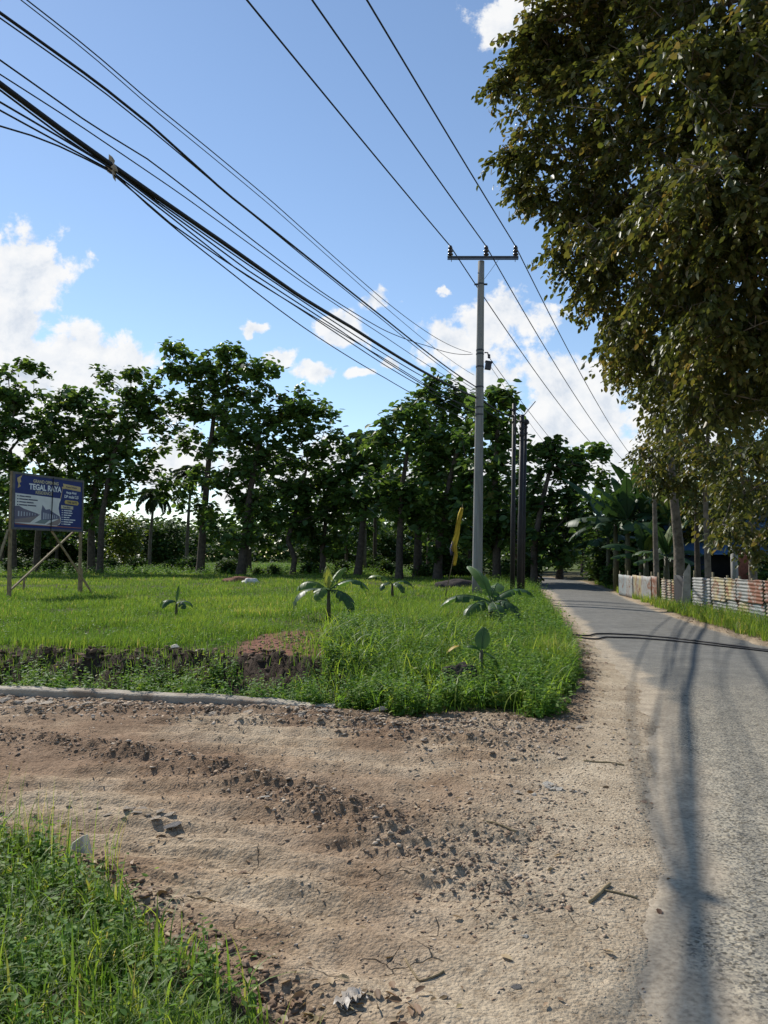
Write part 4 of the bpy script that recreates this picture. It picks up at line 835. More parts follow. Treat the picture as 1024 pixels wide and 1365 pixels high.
# far power pole
fb = P(841, 790, 82); fb[2] = 0; fp = empty('power_pole', fb, 'far power pole with slanted crossarm above the banana leaves', 'power pole')
ft = P(842.5, 630, 82) - fb; MB().tube([(0, 0, 0), tuple(ft)], [0.2, 0.13], 12).build('pole_shaft', M['concrete'], fp, True)
fl_, fr_ = P(826, 633, 82) - fb, P(857, 628, 82) - fb; MB().bar(tuple(fl_), tuple(fr_), 0.12, 0.1).bar(tuple((fl_ * 0.35 + fr_ * 0.65)), (ft[0], 0, ft[2] - 0.9), 0.06, 0.04).build('crossarm', M['steel'], fp)
far_ins = []
for q in (fl_ * 0.96 + fr_ * 0.04, fl_ * 0.45 + fr_ * 0.55, fl_ * 0.04 + fr_ * 0.96):
    MB().lathe(q, [(0.05, 0.06), (0.1, 0.12), (0.2, 0.12), (0.22, 0.07), (0.3, 0.11), (0.4, 0.11), (0.5, 0.05)], 8).build('insulator', M['glaze'], fp); far_ins.append(fb + q + np.array((0, 0, 0.45)))
for lab, px, pyt, pyb, Y, r, nm in (('grey post by the far end of the fence', 816.5, 665, 778, 48, 0.09, 'concrete'),):
    q = P(px, pyb, Y); q[2] = h1(q[0], q[1]); rt = empty('roadside_post', q, lab, 'post'); MB().tube([(0, 0, -0.1), (0.03, 0, P(px, pyt, Y)[2] - q[2])], [r, r * 0.8], 10).build('pole_shaft', M[nm], rt, True)
    MB().tube([(0.03, 0, P(px, pyt, Y)[2] - q[2] - 0.3), (0.03, 0, P(px, pyt, Y)[2] - q[2] - 0.22)], r + 0.01, 10).build('band', M['steel'], rt)

def cable(name, label, pts, r, group, mat='cable', n=6, parent=None):
    o = MB().tube(pts, r, n).build(name, M[mat], parent, True)
    if parent is None: tag(o, label, 'cable', group)
    return o
def sag(p, q, s, n=26): return [tuple(np.array(p) + (np.array(q) - np.array(p)) * t - np.array((0, 0, 4 * s * t * (1 - t)))) for t in np.linspace(0, 1, n)]
names3 = ('left', 'middle', 'right')
for i, (ptop, fe) in enumerate(zip(((329, 0), (416, 0), (489, 0)), far_ins)):
    p = ins_pos[i]; z2 = p[2] - 0.35; q = G(ptop[0], ptop[1], z2); dv = (q - p); q2 = p + dv / np.linalg.norm(dv[:2]) * 55; q2[2] = p[2]
    near = [p + (q2 - p) * t for t in np.linspace(0, 1, 40)]
    for j, t in enumerate(np.linspace(0, 1, 40)): near[j] = np.array((near[j][0], near[j][1], p[2] - 4 * 0.45 * t * (1 - t)))
    o = MB().tube([tuple(x) for x in sag(fe, p, 1.0, 30)[:-1]] + [tuple(x) for x in near], 0.021, 6).build('power_line', M['cable'], None, True)
    tag(o, 'high bare power line on the %s insulator of the concrete pole' % names3[i], 'power line', 'power lines on the crossarm')
CP = PB[0] - 0.41 * PB[1]
def polycable(name, label, pix, r, grp='telephone cables', off=0.0, ext=True):
    ps = [PL(px, py, CP + off) for px, py in pix]; ps = sorted(ps, key=lambda p: p[1])
    # smooth along depth
    ys = np.array([p[1] for p in ps]); zs = np.array([p[2] for p in ps]); deg = min(3, len(ys) - 1); co = np.polyfit(ys, zs, deg)
    yy = np.linspace(ys[0], ys[-1], 48); zz = np.polyval(co, yy)
    fix = np.interp(yy, ys, zs - np.polyval(co, ys)); zz = zz + fix
    pts = [(CP + off + 0.41 * y, y, z) for y, z in zip(yy, zz)]
    if ext:
        sl = (zz[4] - zz[0]) / (yy[4] - yy[0]); y = yy[0]; z = zz[0]; pre = []
        for k in range(14): y -= 1.2; sl -= 0.012; z -= sl * 1.2; pre.append((CP + off + 0.41 * y, y, z))
        pts = pre[::-1] + pts
    return cable(name, label, pts, r, grp)
PC = polycable
PC('telephone_cable', 'topmost thin telephone cable left of the power pole', [(36, 0), (120, 66), (200, 135), (362, 268), (512, 400), (628, 470)], 0.009)
PC('telephone_cable', 'second thin telephone cable just below the topmost one', [(28, 0), (115, 68), (200, 142), (362, 275), (512, 408), (632, 500)], 0.007, off=0.05)
PC('telephone_cable', 'stout single telephone cable between the thin top pair and the thick bundle', [(0, 17), (130, 110), (200, 166), (300, 256), (400, 335), (512, 424), (635, 516)], 0.020)
PC('telephone_cable', 'thin companion cable close under the stout single telephone cable', [(0, 24), (130, 116), (200, 172), (300, 256), (400, 338), (512, 428), (635, 520)], 0.010, off=-0.08)
PC('telephone_cable', 'cable that levels off to reach the pole below the metal clamp', [(0, 80), (120, 165), (200, 214), (270, 268), (350, 330), (430, 390), (512, 440), (570, 461), (630, 472)], 0.011)
PC('telephone_cable', 'slack cable just above the thick bundle', [(0, 99), (100, 163), (240, 258), (400, 374), (512, 448), (635, 524)], 0.009)
PC('cable_bundle', 'thick bundle of black telephone cables sagging across the upper left', [(0, 112), (75, 168), (150, 221), (200, 256), (300, 325), (400, 395), (470, 437), (560, 493), (637, 531)], 0.038)
PC('telephone_cable', 'cable lashed close under the thick bundle', [(0, 120), (75, 176), (150, 226), (215, 272), (330, 352), (450, 432), (560, 500), (637, 538)], 0.013, off=-0.04)
PC('telephone_cable', 'cable splaying out below the thick bundle left of the rag', [(0, 136), (75, 180), (148, 224), (220, 279), (330, 360), (450, 438), (637, 545)], 0.013, off=0.03)
PC('telephone_cable', 'second cable splaying out below the bundle left of the rag', [(0, 147), (75, 188), (146, 226), (225, 287), (320, 362), (512, 478), (637, 552)], 0.012, off=-0.035)
PC('telephone_cable', 'third cable splaying far below the bundle left of the rag', [(0, 168), (60, 186), (142, 225), (230, 300), (300, 348), (400, 412), (512, 486), (565, 517), (637, 556)], 0.012, off=0.03)
PC('telephone_cable', 'lowest telephone cable, drooping lowest right of the rag', [(150, 229), (200, 276), (250, 318), (300, 357), (400, 433), (512, 503), (550, 525), (620, 558)], 0.011, off=-0.05, ext=False)
# pole to black poles and beyond
for lab, a_, b_, s_, r in (('thick cable tail from power pole to the first black pole, upper', loc(640, 531) + PB, P(685, 556, 30.5), 0.1, 0.035), ('cable from power pole to the first black pole, lower', loc(640, 543) + PB, P(685, 563, 30.5), 0.1, 0.014),
                           ('cable linking the tops of the black poles', P(685, 552, 30.5), P(695, 560, 28.0), 0.12, 0.02),
                           ('thin cable running from the metal clamp of the power pole to the far pole', hk + PB + np.array((0.08, 0, -0.1)), far_ins[0] - np.array((0, 0, 3.0)), 1.2, 0.012), ('thin cable running from the junction box of the power pole past the black poles', jb + PB + np.array((0.1, 0, 0)), far_ins[0] - np.array((0.5, 0, 4.0)), 1.3, 0.008)):
    cable('telephone_cable', lab, sag(a_, b_, s_, 20), r, 'telephone cables')
for lab, q in (('steeper thin wire hanging down from the left end of the far crossarm', (825, 640, 812, 690)), ('thin wire hanging down from the middle of the far crossarm', (838, 640, 828, 668)), ('thin wire hanging down right of the far pole', (853, 636, 845, 660))):
    cable('telephone_cable', lab, sag(P(q[0], q[1], 82), P(q[2], q[3], 80), 0.05, 8), 0.035, 'telephone cables')
# rag on the bundle
rg = PL(151, 222, CP); bm_ = MB(); z0 = 0
for i in range(6):
    a1 = rng.uniform(0, 6.28); w = 0.06
pts_ = [(-0.02, 0.16), (0.03, 0.12), (0.02, 0.06), (0.075, 0.0), (0.08, -0.06), (0.05, -0.09), (0.055, -0.2), (0.03, -0.1), (-0.03, -0.08), (-0.07, -0.05), (-0.05, 0.03), (-0.02, 0.08)]
V = []; 
for th in (-0.055, 0.055): V += [(x - 0.03, th + 0.012 * math.sin(9 * z), z) for x, z in pts_]
n = len(pts_); bm_.add(V, [tuple(range(n)), tuple(range(2 * n - 1, n - 1, -1))] + [(i, n + i, n + (i + 1) % n, (i + 1) % n) for i in range(n)])
o = bm_.build('rag', plain('dirty_rag', (0.42, 0.35, 0.27), 0.9, 0.3, 12)); o.location = rg; tag(o, 'pale torn rag knotted round the thick cable bundle', 'rag')

# ------------------------------------------------------------------ billboard
YLb, YRb = 24.6, 27.6
lb = P(14, 800, YLb); rb = P(107, 797, YRb); dv = rb - lb; W_ = math.hypot(dv[0], dv[1]); ang = math.atan2(dv[1], dv[0])
zb = h1(lb[0], lb[1]); bb_ = empty('billboard', (lb[0], lb[1], zb), 'blue housing billboard on wooden posts with cross braces at the left of the field', 'billboard', rz=ang)
z_t = P(20, 630, YLb)[2] - zb; z_b = P(18, 704, YLb)[2] - zb
m = MB(); m.box((-0.02, 0.06, z_t / 2), (0.08, 0.08, z_t + 0.1)); m.build('post', M['wood'], bb_); m = MB(); m.box((W_ + 0.02, 0.06, z_t / 2), (0.08, 0.08, z_t + 0.1)); m.build('post', M['wood'], bb_)
m = MB(); m.box((-0.04, 0.0, 0.45), (0.09, 0.05, 1.0)); m.build('post_splice', M['wood'], bb_); m = MB(); m.box((W_ + 0.04, 0.0, 0.42), (0.09, 0.05, 0.95)); m.build('post_splice', M['wood'], bb_)
m = MB(); m.bar((0.35, 0.35, 0.25), (W_ - 0.05, 0.1, z_b + 0.15), 0.07, 0.05); m.build('brace', M['wood'], bb_)
m = MB(); m.bar((W_ * 0.5, 0.13, z_b + 0.25), (W_ + 0.05, -0.5, 0.0), 0.07, 0.05); m.build('brace', M['wood'], bb_)
m = MB(); m.bar((-0.05, 0.12, z_b - 0.05), (-1.2, -0.35, 0.3), 0.07, 0.05); m.build('brace', M['wood'], bb_)
fm = plain('board_frame', (0.13, 0.12, 0.11), 0.6, 0.3, 5)
m = MB()
for x in (0.0, W_): m.box((x, 0, (z_t + z_b) / 2), (0.07, 0.06, z_t - z_b + 0.07))
for z in (z_b, z_t): m.box((W_ / 2, 0.002, z), (W_ - 0.07, 0.056, 0.07))
m.build('frame', fm, bb_); BW = W_ - 0.07; BH = z_t - z_b - 0.07
m = MB(); m.box((W_ / 2, 0.0, (z_t + z_b) / 2), (BW, 0.015, BH)); bs_ = m.build('board_sheet', plain('navy_print', (0.022, 0.035, 0.16), 0.5, 0.12, 3), bb_)
X0, Z0 = 0.035, z_b + 0.035                # u,v in 0..1 across the printed sheet
def poly(name, pts, off, mat, lab=None):
    m = MB(); V = [(X0 + u * BW, -0.0075 - off, Z0 + v * BH) for u, v in pts]; m.add(V, [tuple(range(len(V)))]); return m.build(name, mat, bs_)
C_ = lambda n, c: plain(n, c, 0.5, 0.08, 4)
sky_p = C_('print_pale', (0.78, 0.75, 0.70)); curve = [(0.665, 0.60), (0.64, 0.52), (0.632, 0.42), (0.645, 0.32), (0.668, 0.22), (0.672, 0.15), (0.655, 0.10), (0.60, 0.05)]
poly('picture_panel', [(0.012, 0.645), (0.012, 0.085), (0.45, 0.05)] + curve[::-1] + [(0.655, 0.62)], 0.003, sky_p)
# street of houses
art = [('picture_road', [(0.012, 0.09), (0.012, 0.15), (0.32, 0.27), (0.36, 0.27), (0.22, 0.10)], (0.27, 0.22, 0.21)), ('picture_road', [(0.45, 0.08), (0.62, 0.19), (0.655, 0.23), (0.668, 0.15), (0.62, 0.07)], (0.30, 0.23, 0.21)),
       ('picture_houses', [(0.012, 0.15), (0.012, 0.40), (0.06, 0.41), (0.13, 0.36), (0.33, 0.28), (0.33, 0.24), (0.2, 0.2)], (0.16, 0.14, 0.19)),
       ('picture_houses', [(0.375, 0.14), (0.375, 0.33), (0.39, 0.46), (0.44, 0.37), (0.50, 0.39), (0.51, 0.36), (0.62, 0.28), (0.655, 0.25), (0.645, 0.21), (0.5, 0.17)], (0.15, 0.15, 0.22)),
       ('picture_lawn', [(0.28, 0.10), (0.375, 0.17), (0.5, 0.17), (0.43, 0.09)], (0.22, 0.26, 0.25))]
for i, (nm, pts, c) in enumerate(art): poly(nm, pts, 0.006 + 0.0005 * i, C_('print_%d' % i, c))
m = MB()
for i in range(7):
    t = i / 7; x = 0.05 + t * 0.27; h = 0.10 * (1 - 0.75 * t); z = 0.21 + 0.04 * t; m.add([(X0 + (x + a) * BW, -0.0205, Z0 + (z + b_) * BH) for a, b_ in ((0, 0), (0.018 * (1 - 0.6 * t), 0), (0.018 * (1 - 0.6 * t), h), (0, h))], [(0, 1, 2, 3)])
for i in range(7):
    t = i / 7; x = 0.40 + t * 0.23; h = 0.13 * (1 - 0.7 * t); z = 0.18 + 0.04 * t; m.add([(X0 + (x + a) * BW, -0.0205, Z0 + (z + b_) * BH) for a, b_ in ((0, 0), (0.02 * (1 - 0.6 * t), 0), (0.02 * (1 - 0.6 * t), h), (0, h))], [(0, 1, 2, 3)])
m.build('picture_windows', C_('print_window', (0.5, 0.5, 0.55)), bs_)
gold = C_('print_gold', (0.62, 0.45, 0.2)); lgold = C_('print_pale_gold', (0.62, 0.53, 0.32)); white = C_('print_white', (0.85, 0.85, 0.83)); navy = C_('print_ink', (0.03, 0.035, 0.09))
poly('ribbon', [(0.675, 0.86), (0.70, 0.865), (0.69, 0.93), (0.72, 0.925), (0.97, 0.90), (0.975, 0.80), (0.72, 0.83), (0.71, 0.82), (0.675, 0.83)], 0.004, gold)
poly('plate', [(0.735, 0.60), (0.72, 0.56), (0.735, 0.52), (0.93, 0.51), (0.95, 0.55), (0.93, 0.595)], 0.004, C_('print_yellow', (0.6, 0.43, 0.12)))
poly('plate', [(0.67, 0.49), (0.67, 0.42), (0.86, 0.415), (0.86, 0.48)], 0.004, C_('print_cream', (0.6, 0.53, 0.36)))
poly('stripe', [(0.012, 0.072), (0.012, 0.058), (0.99, 0.035), (0.99, 0.05)], 0.0215, C_('print_red', (0.45, 0.16, 0.10)))
poly('swoosh', [(0.662, 0.60), (0.675, 0.70), (0.69, 0.83), (0.685, 0.83), (0.665, 0.70), (0.652, 0.60)], 0.0045, gold)
poly('ornament', [(0.03, 0.93), (0.07, 0.97), (0.10, 0.99), (0.075, 0.93), (0.085, 0.86), (0.06, 0.84), (0.08, 0.78), (0.04, 0.74), (0.05, 0.83), (0.035, 0.87)], 0.004, gold)
def words(txt, u, v, h, mat, name='lettering', wide=1.0, bold=0.0, off=0.0085):
    cu = bpy.data.curves.new('t', 'FONT'); cu.body = txt; cu.size = h * BH * 1.38; cu.offset = bold; ob = bpy.data.objects.new('t', cu); COL.objects.link(ob)
    dg = bpy.context.evaluated_depsgraph_get(); me = bpy.data.meshes.new_from_object(ob.evaluated_get(dg)); bpy.data.objects.remove(ob); bpy.data.curves.remove(cu)
    co = np.array([v_.co[:] for v_ in me.vertices]); 
    for v_, c in zip(me.vertices, co): v_.co = (X0 + u * BW + c[0] * wide, -0.0075 - off, Z0 + v * BH + c[1])
    me.materials.clear(); return link(name, me, mat, bs_)
words('GRAND OPENING', 0.25, 0.88, 0.062, lgold, wide=0.96, bold=0.005)
words('TEGAL RAYA', 0.195, 0.745, 0.11, white, wide=0.96, bold=0.010)
words('RESIDENCE', 0.285, 0.665, 0.06, lgold, wide=1.05, bold=0.003)
words('Harga Mulai', 0.74, 0.735, 0.045, white, bold=0.003); words('DP mulai 2,5', 0.715, 0.645, 0.06, white, wide=0.95, bold=0.004)
words('TIPE 36/72', 0.76, 0.535, 0.042, navy, wide=1.1, bold=0.003); words('Free Biaya', 0.70, 0.435, 0.036, navy, bold=0.002); words('Promo Terbatas', 0.74, 0.852, 0.034, navy, bold=0.002)
m = MB(); 
for i, w in enumerate((0.16, 0.26, 0.20, 0.24)):
    z = 0.585 - i * 0.055
    for (x, ww) in ((0.035, 0.018), (0.065, w * 0.45), (0.072 + w * 0.45, w * 0.5)): m.add([(X0 + (x + a) * BW, -0.0165, Z0 + (z + b_) * BH) for a, b_ in ((0, 0), (ww, -0.003), (ww, 0.018), (0, 0.02))], [(0, 1, 2, 3)])
m.build('small_print', navy, bs_); m = MB()
for i, w in enumerate((0.13, 0.14, 0.12, 0.09, 0.19, 0.15, 0.11)):
    z = 0.375 - i * 0.046
    for (x, ww) in ((0.68, 0.015), (0.71, w * 0.5), (0.715 + w * 0.5, w * 0.45)): m.add([(X0 + (x + a) * BW, -0.0165, Z0 + (z + b_) * BH) for a, b_ in ((0, 0), (ww, -0.002), (ww, 0.017), (0, 0.019))], [(0, 1, 2, 3)])
m.build('small_print', white, bs_)
m = MB(); m.bar((W_ * 0.515, -0.035, z_b - 0.05), (W_ * 0.535, -0.035, z_t), 0.02, 0.02); m.build('rope', M['cable'], bb_)
s_ = on(31, 790); rt = MB().bar((0, 0, -0.1), (0.03, 0, 0.5), 0.06, 0.06).build('stake', M['wood']); rt.location = s_; tag(rt, 'short wooden stake in the grass beside the billboard post', 'stake')

# flag
fbp = P(592, 803, 25.5); fbp[2] = h1(fbp[0], fbp[1]); fr = empty('flag', fbp, 'limp yellow flag with dark hem on a thin leaning bamboo pole', 'flag')
ft_ = P(617, 672, 25.5) - fbp; MB().tube([(0, 0, -0.1), tuple(ft_ * 0.5 + np.array((0.05, 0, 0))), tuple(ft_)], [0.016, 0.013, 0.007], 7).build('pole_shaft', M['bamboo'], fr, True)
def cloth(pix, wid, mat, nm):
    n = len(pix); V = []; cols = 7
    for (px, py), w in zip(pix, wid):
        c = P(px, py, 25.45) - fbp
        for k in range(cols): t = k / (cols - 1) - 0.5; V.append((c[0] + t * w, c[1] + 0.05 * math.sin(k * 2.1 + py * 0.15), c[2] + 0.02 * math.sin(k * 1.7)))
    Fs = [(i * cols + k, i * cols + k + 1, (i + 1) * cols + k + 1, (i + 1) * cols + k) for i in range(n - 1) for k in range(cols - 1)]
    o = MB().add(V, Fs).build(nm, mat, fr, True); md = o.modifiers.new('s', 'SOLIDIFY'); md.thickness = 0.004
cloth([(616, 677), (614, 685), (611, 698), (609, 712), (606, 724), (605, 735)], [0.09, 0.15, 0.14, 0.18, 0.20, 0.16], M['cloth_yellow'], 'flag_cloth')
cloth([(607, 728), (608, 740), (606, 752), (605, 754)], [0.12, 0.11, 0.10, 0.05], M['cloth_yellow'], 'flag_tail'); cloth([(604, 722), (602, 732), (602, 740)], [0.06, 0.09, 0.07], M['cloth_blue'], 'dark_hem')

# ------------------------------------------------------------------ fence on the right
FA, FB_ = np.array((9.95, 33.5)), np.array((8.55, 16.9)); FC = np.array((8.0, 9.0))
fence = empty('fence', (FA[0], FA[1], 0.1), 'patchwork fence of pale, yellowed and rusty corrugated iron on the right of the road', 'fence')
def fpos(px):                               # where the fence line crosses a column of the photo
    u = (px - 512) / F; best = None
    for a, b in ((FA, FB_), (FB_, FC)):
        d = b - a; t = (u * a[1] - a[0]) / (d[0] - u * d[1]); 
        if -0.05 <= t <= 1.0001: return a + d * t
    return FC
def sheet(px0, px1, z0, z1, horiz, mat, lab=None, off=0.0, amp=0.016, name='panel', tilt=0.0):
    a, b = fpos(px0), fpos(px1); d = b - a; L = float(np.linalg.norm(d)); d = d / L; n = np.array((-d[1], d[0])) * -1
    if n[0] > 0: n = -n
    m = MB(); nh = 10 if horiz else max(6, int(L / 0.03)); nv = max(6, int((z1 - z0) / 0.022)) if horiz else 6; V = []
    for j in range(nv + 1):
        for i in range(nh + 1):
            t = i / nh; z = z0 + (z1 - z0) * j / nv + tilt * (t - 0.5) + 0.008 * math.sin(t * 7 + px0)
            w = amp * math.sin((z if horiz else t * L) * 2 * math.pi / 0.085) + 0.012 * math.sin(t * 5 + px0)
            q = a + d * L * t + n * (w + off); V.append((q[0] - FA[0], q[1] - FA[1], z - 0.1))
    Fs = [(j * (nh + 1) + i, j * (nh + 1) + i + 1, (j + 1) * (nh + 1) + i + 1, (j + 1) * (nh + 1) + i) for j in range(nv) for i in range(nh)]
    o = m.add(V, Fs).build(name, mat, fence, True); md = o.modifiers.new('s', 'SOLIDIFY'); md.thickness = 0.003
    if lab: o['label'] = lab
zt = lambda px, py: CAMH - (py - HOR) / F * fpos(px)[1]
sheet(824, 834, 0, zt(829, 766), False, M['zinc_blue'], 'dull grey end sheet', 0, 0.006); sheet(834, 843, 0, zt(838, 767), False, M['zinc'], 'white flat sheet', 0.03, 0.006)
sheet(842, 856, 0, zt(849, 767), False, M['zinc_yellow'], 'yellow stained flat sheet', 0.0, 0.006); sheet(855, 867, 0, zt(861, 768), False, M['zinc'], 'white flat sheet with rust', 0.03, 0.006); sheet(866, 874, 0, zt(870, 768), False, M['zinc_rust'], 'rusty flat sheet', 0.0, 0.006)
sheet(881, 897, 0, zt(889, 772), True, M['zinc_yellow'], 'reddish grey corrugated sheet', 0)
sheet(898, 914, 0, zt(906, 767), False, M['dark_void'], 'dark gate sheet', 0.02, 0.004, 'gate')
sheet(921, 946, 0, zt(933, 770), True, M['zinc'], 'white corrugated sheet', 0)
zz_ = lambda px: zt(px, 798)
for px0, px1, mt, mb_, l1, l2 in ((947, 966, 'zinc_yellow', 'zinc', 'yellow and rust streaked corrugated sheet', 'whitish corrugated sheet'), (965, 981, 'zinc_yellow', 'zinc', 'yellowed corrugated sheet', 'whitish corrugated sheet'), (980, 997, 'zinc', 'zinc_yellow', 'white corrugated sheet', 'pale stained corrugated sheet'),
                                  (996, 1017, 'zinc_rust', 'zinc_blue', 'red rusted corrugated sheet', 'bluish white corrugated sheet'), (1016, 1040, 'zinc_rust', 'zinc_yellow', 'brown rusted corrugated sheet', 'stained corrugated sheet'), (1039, 1070, 'zinc', 'zinc', None, None), (1069, 1110, 'zinc_rust', 'zinc', None, None)):
    pm = (px0 + px1) / 2; zc = zt(pm, 797 if pm < 990 else 801); py_t = 769 + (pm - 947) * 0.07
    sheet(px0, px1, zc - 0.06, zt(pm, py_t), True, M[mt], l1, 0.02, tilt=rng.uniform(-0.03, 0.03)); sheet(px0, px1, -0.05, zc, True, M[mb_], l2, -0.015, tilt=rng.uniform(-0.03, 0.03))
for px, pyt in ((824, 762), (834, 762), (850, 763), (865, 762), (874, 764), (881, 769), (897, 765), (914, 762), (921, 760), (947, 763), (966, 766), (982, 768), (998, 770), (1018, 771), (1042, 772), (1075, 774)):
    q = fpos(px); z = zt(px, pyt) + rng.uniform(-0.03, 0.05); MB().tube([(q[0] - FA[0] + 0.07, q[1] - FA[1], -0.2), (q[0] - FA[0] + 0.07 + rng.uniform(-0.03, 0.03), q[1] - FA[1], z - 0.1)], [0.035, 0.03], 7).build('post', M['bamboo'], fence, True)
q = fpos(917); lb_ = MB(); lb_.add([(-0.16, 0, -0.05), (0.10, -0.05, -0.05), (0.18, 0.10, zt(917, 756) - 0.1), (0.14, 0.1, zt(917, 752) - 0.1), (-0.02, 0.12, zt(917, 765) - 0.1)] , [(0, 1, 2, 3, 4)])
o = lb_.build('plank', plain('grey_plank', (0.34, 0.31, 0.27), 0.8, 0.25, 6, stain=((0.18, 0.15, 0.12), 3, 0.55))); o.location = (q[0] - 0.12, q[1] - 0.1, 0.12); md = o.modifiers.new('s', 'SOLIDIFY'); md.thickness = 0.03; tag(o, 'grey leaning plank beside the dark gate of the fence', 'plank')
def lump(name, base, dims, mat, label, cat, seed=1, sub=3, rough=0.25, group=None):
    bm = bmesh.new(); bmesh.ops.create_icosphere(bm, subdivisions=sub, radius=1); r_ = np.random.default_rng(seed); ph = r_.uniform(0, 6, 9)
    for v in bm.verts:
        c = v.co; f = 1 + rough * (math.sin(c.x * 3 + ph[0]) * math.sin(c.y * 3.3 + ph[1]) + 0.6 * math.sin(c.z * 5 + ph[2] + c.x * 4) + 0.4 * math.sin(c.y * 9 + ph[3]) * math.sin(c.x * 8 + ph[4])) ; v.co = Vector((c.x * dims[0] * f, c.y * dims[1] * f, max(-0.15, c.z) * dims[2] * f))
    me = bpy.data.meshes.new(name); bm.to_mesh(me); bm.free(); me.polygons.foreach_set('use_smooth', [True] * len(me.polygons)); o = link(name, me, mat); o.location = base; return tag(o, label, cat, group)
q = P(930, 808, 22.6); lump('stump', (q[0], q[1], h1(q[0], q[1])), (0.13, 0.13, 0.36), M['dark_earth'], 'dark weathered stump standing before the white corrugated sheet', 'stump', 3, 3, 0.12)

# shed behind the fence
hp = np.array((16.2, 37.0, 0.0)); house = empty('shed', hp, 'blue-walled shed with low blue roof behind the fence', 'shed')
mm = MB()
mm.box((0, 0, 1.4), (6.2, 4, 2.8)); mm.build('wall', M['blue_paint'], house)
V = [(-3.5, -3.6, 1.75), (3.5, -3.6, 1.75), (3.5, -2.0, 2.35), (-3.5, -2.0, 2.35), (-3.5, -3.6, 1.69), (3.5, -3.6, 1.69), (3.5, -2.0, 2.29), (-3.5, -2.0, 2.29)]
MB().add(V, [(0, 1, 2, 3), (7, 6, 5, 4), (0, 4, 5, 1), (1, 5, 6, 2), (2, 6, 7, 3), (3, 7, 4, 0)]).build('awning', M['blue_roof'], house)
V = [(-3.4, -2.3, 2.75), (3.4, -2.3, 2.75), (3.4, 0, 3.9), (-3.4, 0, 3.9), (3.4, 2.3, 2.75), (-3.4, 2.3, 2.75)]
o = MB().add(V, [(0, 1, 2, 3), (3, 2, 4, 5)]).build('roof', M['blue_roof'], house); md = o.modifiers.new('s', 'SOLIDIFY'); md.thickness = 0.06
MB().box((-0.9, -2.03, 1.0), (0.9, 0.06, 2.0)).build('door', M['dark_void'], house); MB().box((1.2, -2.03, 1.5), (1.1, 0.05, 0.9)).box((1.2, -2.06, 1.5), (1.2, 0.03, 0.07)).build('window', M['grey_plaster'], house)
for x in (-3.3, 3.3): MB().box((x, -3.5, 0.85), (0.1, 0.1, 1.7)).build('awning_post', M['grey_plaster'], house)
kq = P(992, 775, 31); ks = empty('brick_pillar', (kq[0], 31, 0.05), 'red brick pillar with pale cap behind the rusty fence part', 'pillar')
MB().box((0, 0, 0.9), (0.85, 0.4, 1.8)).build('brickwork', M['brick'], ks); MB().box((0, 0, 1.84), (0.95, 0.5, 0.08)).build('cap', M['grey_plaster'], ks)
for lab, px, pyt, Y, r, nm in (('short pale post behind the fence left of the brick pillar', 980, 732, 27, 0.12, 'concrete'),):
    q = P(px, 790, Y); z = P(px, pyt, Y)[2]; rt = empty('fence_post', (q[0], Y, 0.05), lab, 'post'); MB().tube([(0, 0, -0.05), (0, 0, z)], [r, r], 10).build('pole_shaft', M[nm], rt, True); MB().box((0, 0, z + 0.02), (r * 2.3, r * 2.3, 0.06)).build('cap', M['grey_plaster'], rt)
q = P(1006, 795, 26); z1_, z0_ = P(1006, 727, 26)[2], P(1006, 742, 26)[2]; sg = empty('small_sign', (q[0], 26, 0.05), 'small yellow sign on a thin post behind the fence', 'sign'); MB().tube([(0.05, 0.03, -0.05), (0.05, 0.03, z1_)], 0.03, 7).build('post', M['black_steel'], sg); MB().box((0, 0, (z1_ + z0_) / 2), (0.16, 0.02, z1_ - z0_)).build('panel', M['yellow_board'], sg)
q = P(802, 778, 50); sg = empty('small_sign', (q[0], 50, h1(q[0], 50)), 'small teal sign on a post beyond the far end of the fence', 'sign'); MB().box((0.25, 0.05, 0.8), (0.09, 0.09, 1.7)).build('post', M['bark'], sg); MB().box((0, 0, 1.25), (0.3, 0.04, 0.75)).build('panel', M['teal_board'], sg)
q = P(749, 776, 56); sg = empty('bend_post', (q[0], 56, h1(q[0], 56)), 'thick dark post at the far bend of the road', 'post'); MB().lathe((0, 0, -0.05), [(0, 0.16), (0.6, 0.15), (0.75, 0.15), (0.78, 0.1)], 10).build('pole_shaft', M['black_steel'], sg); MB().lathe((0, 0, 0.74), [(0, 0.17), (0.05, 0.18), (0.09, 0.12)], 10).build('cap', M['black_steel'], sg)
# shady roadside trees beyond the fence
T('dark trunked tree at the far right roadside with brown dead leaves', [(795, 778), (797, 730), (798, 690)], 50, [(790, 700, 14), (805, 690, 14), (780, 715, 14), (800, 670, 12)], 0.26, 30, leaf=0.35, group='trees at the far bend')
T('second dark trunked tree close beside the far right roadside one', [(799, 777), (801, 730), (803, 700)], 52, [(810, 700, 14), (795, 710, 12), (815, 720, 14)], 0.2, 30, leaf=0.35, group='trees at the far bend')
T('small tree in the light green field past the road bend', [(777, 768), (777, 745), (779, 720)], 74, [(775, 715, 20), (790, 725, 16), (760, 720, 16), (780, 700, 18)], 0.2, 24, leaf=0.4, group='trees at the far bend')
T('tree behind the banana leaves past the far end of the fence', [(830, 770), (832, 720)], 64, [(825, 720, 24), (850, 710, 24), (810, 735, 18), (840, 740, 20), (870, 720, 24)], 0.22, 24, leaf=0.42, group='trees at the far bend')

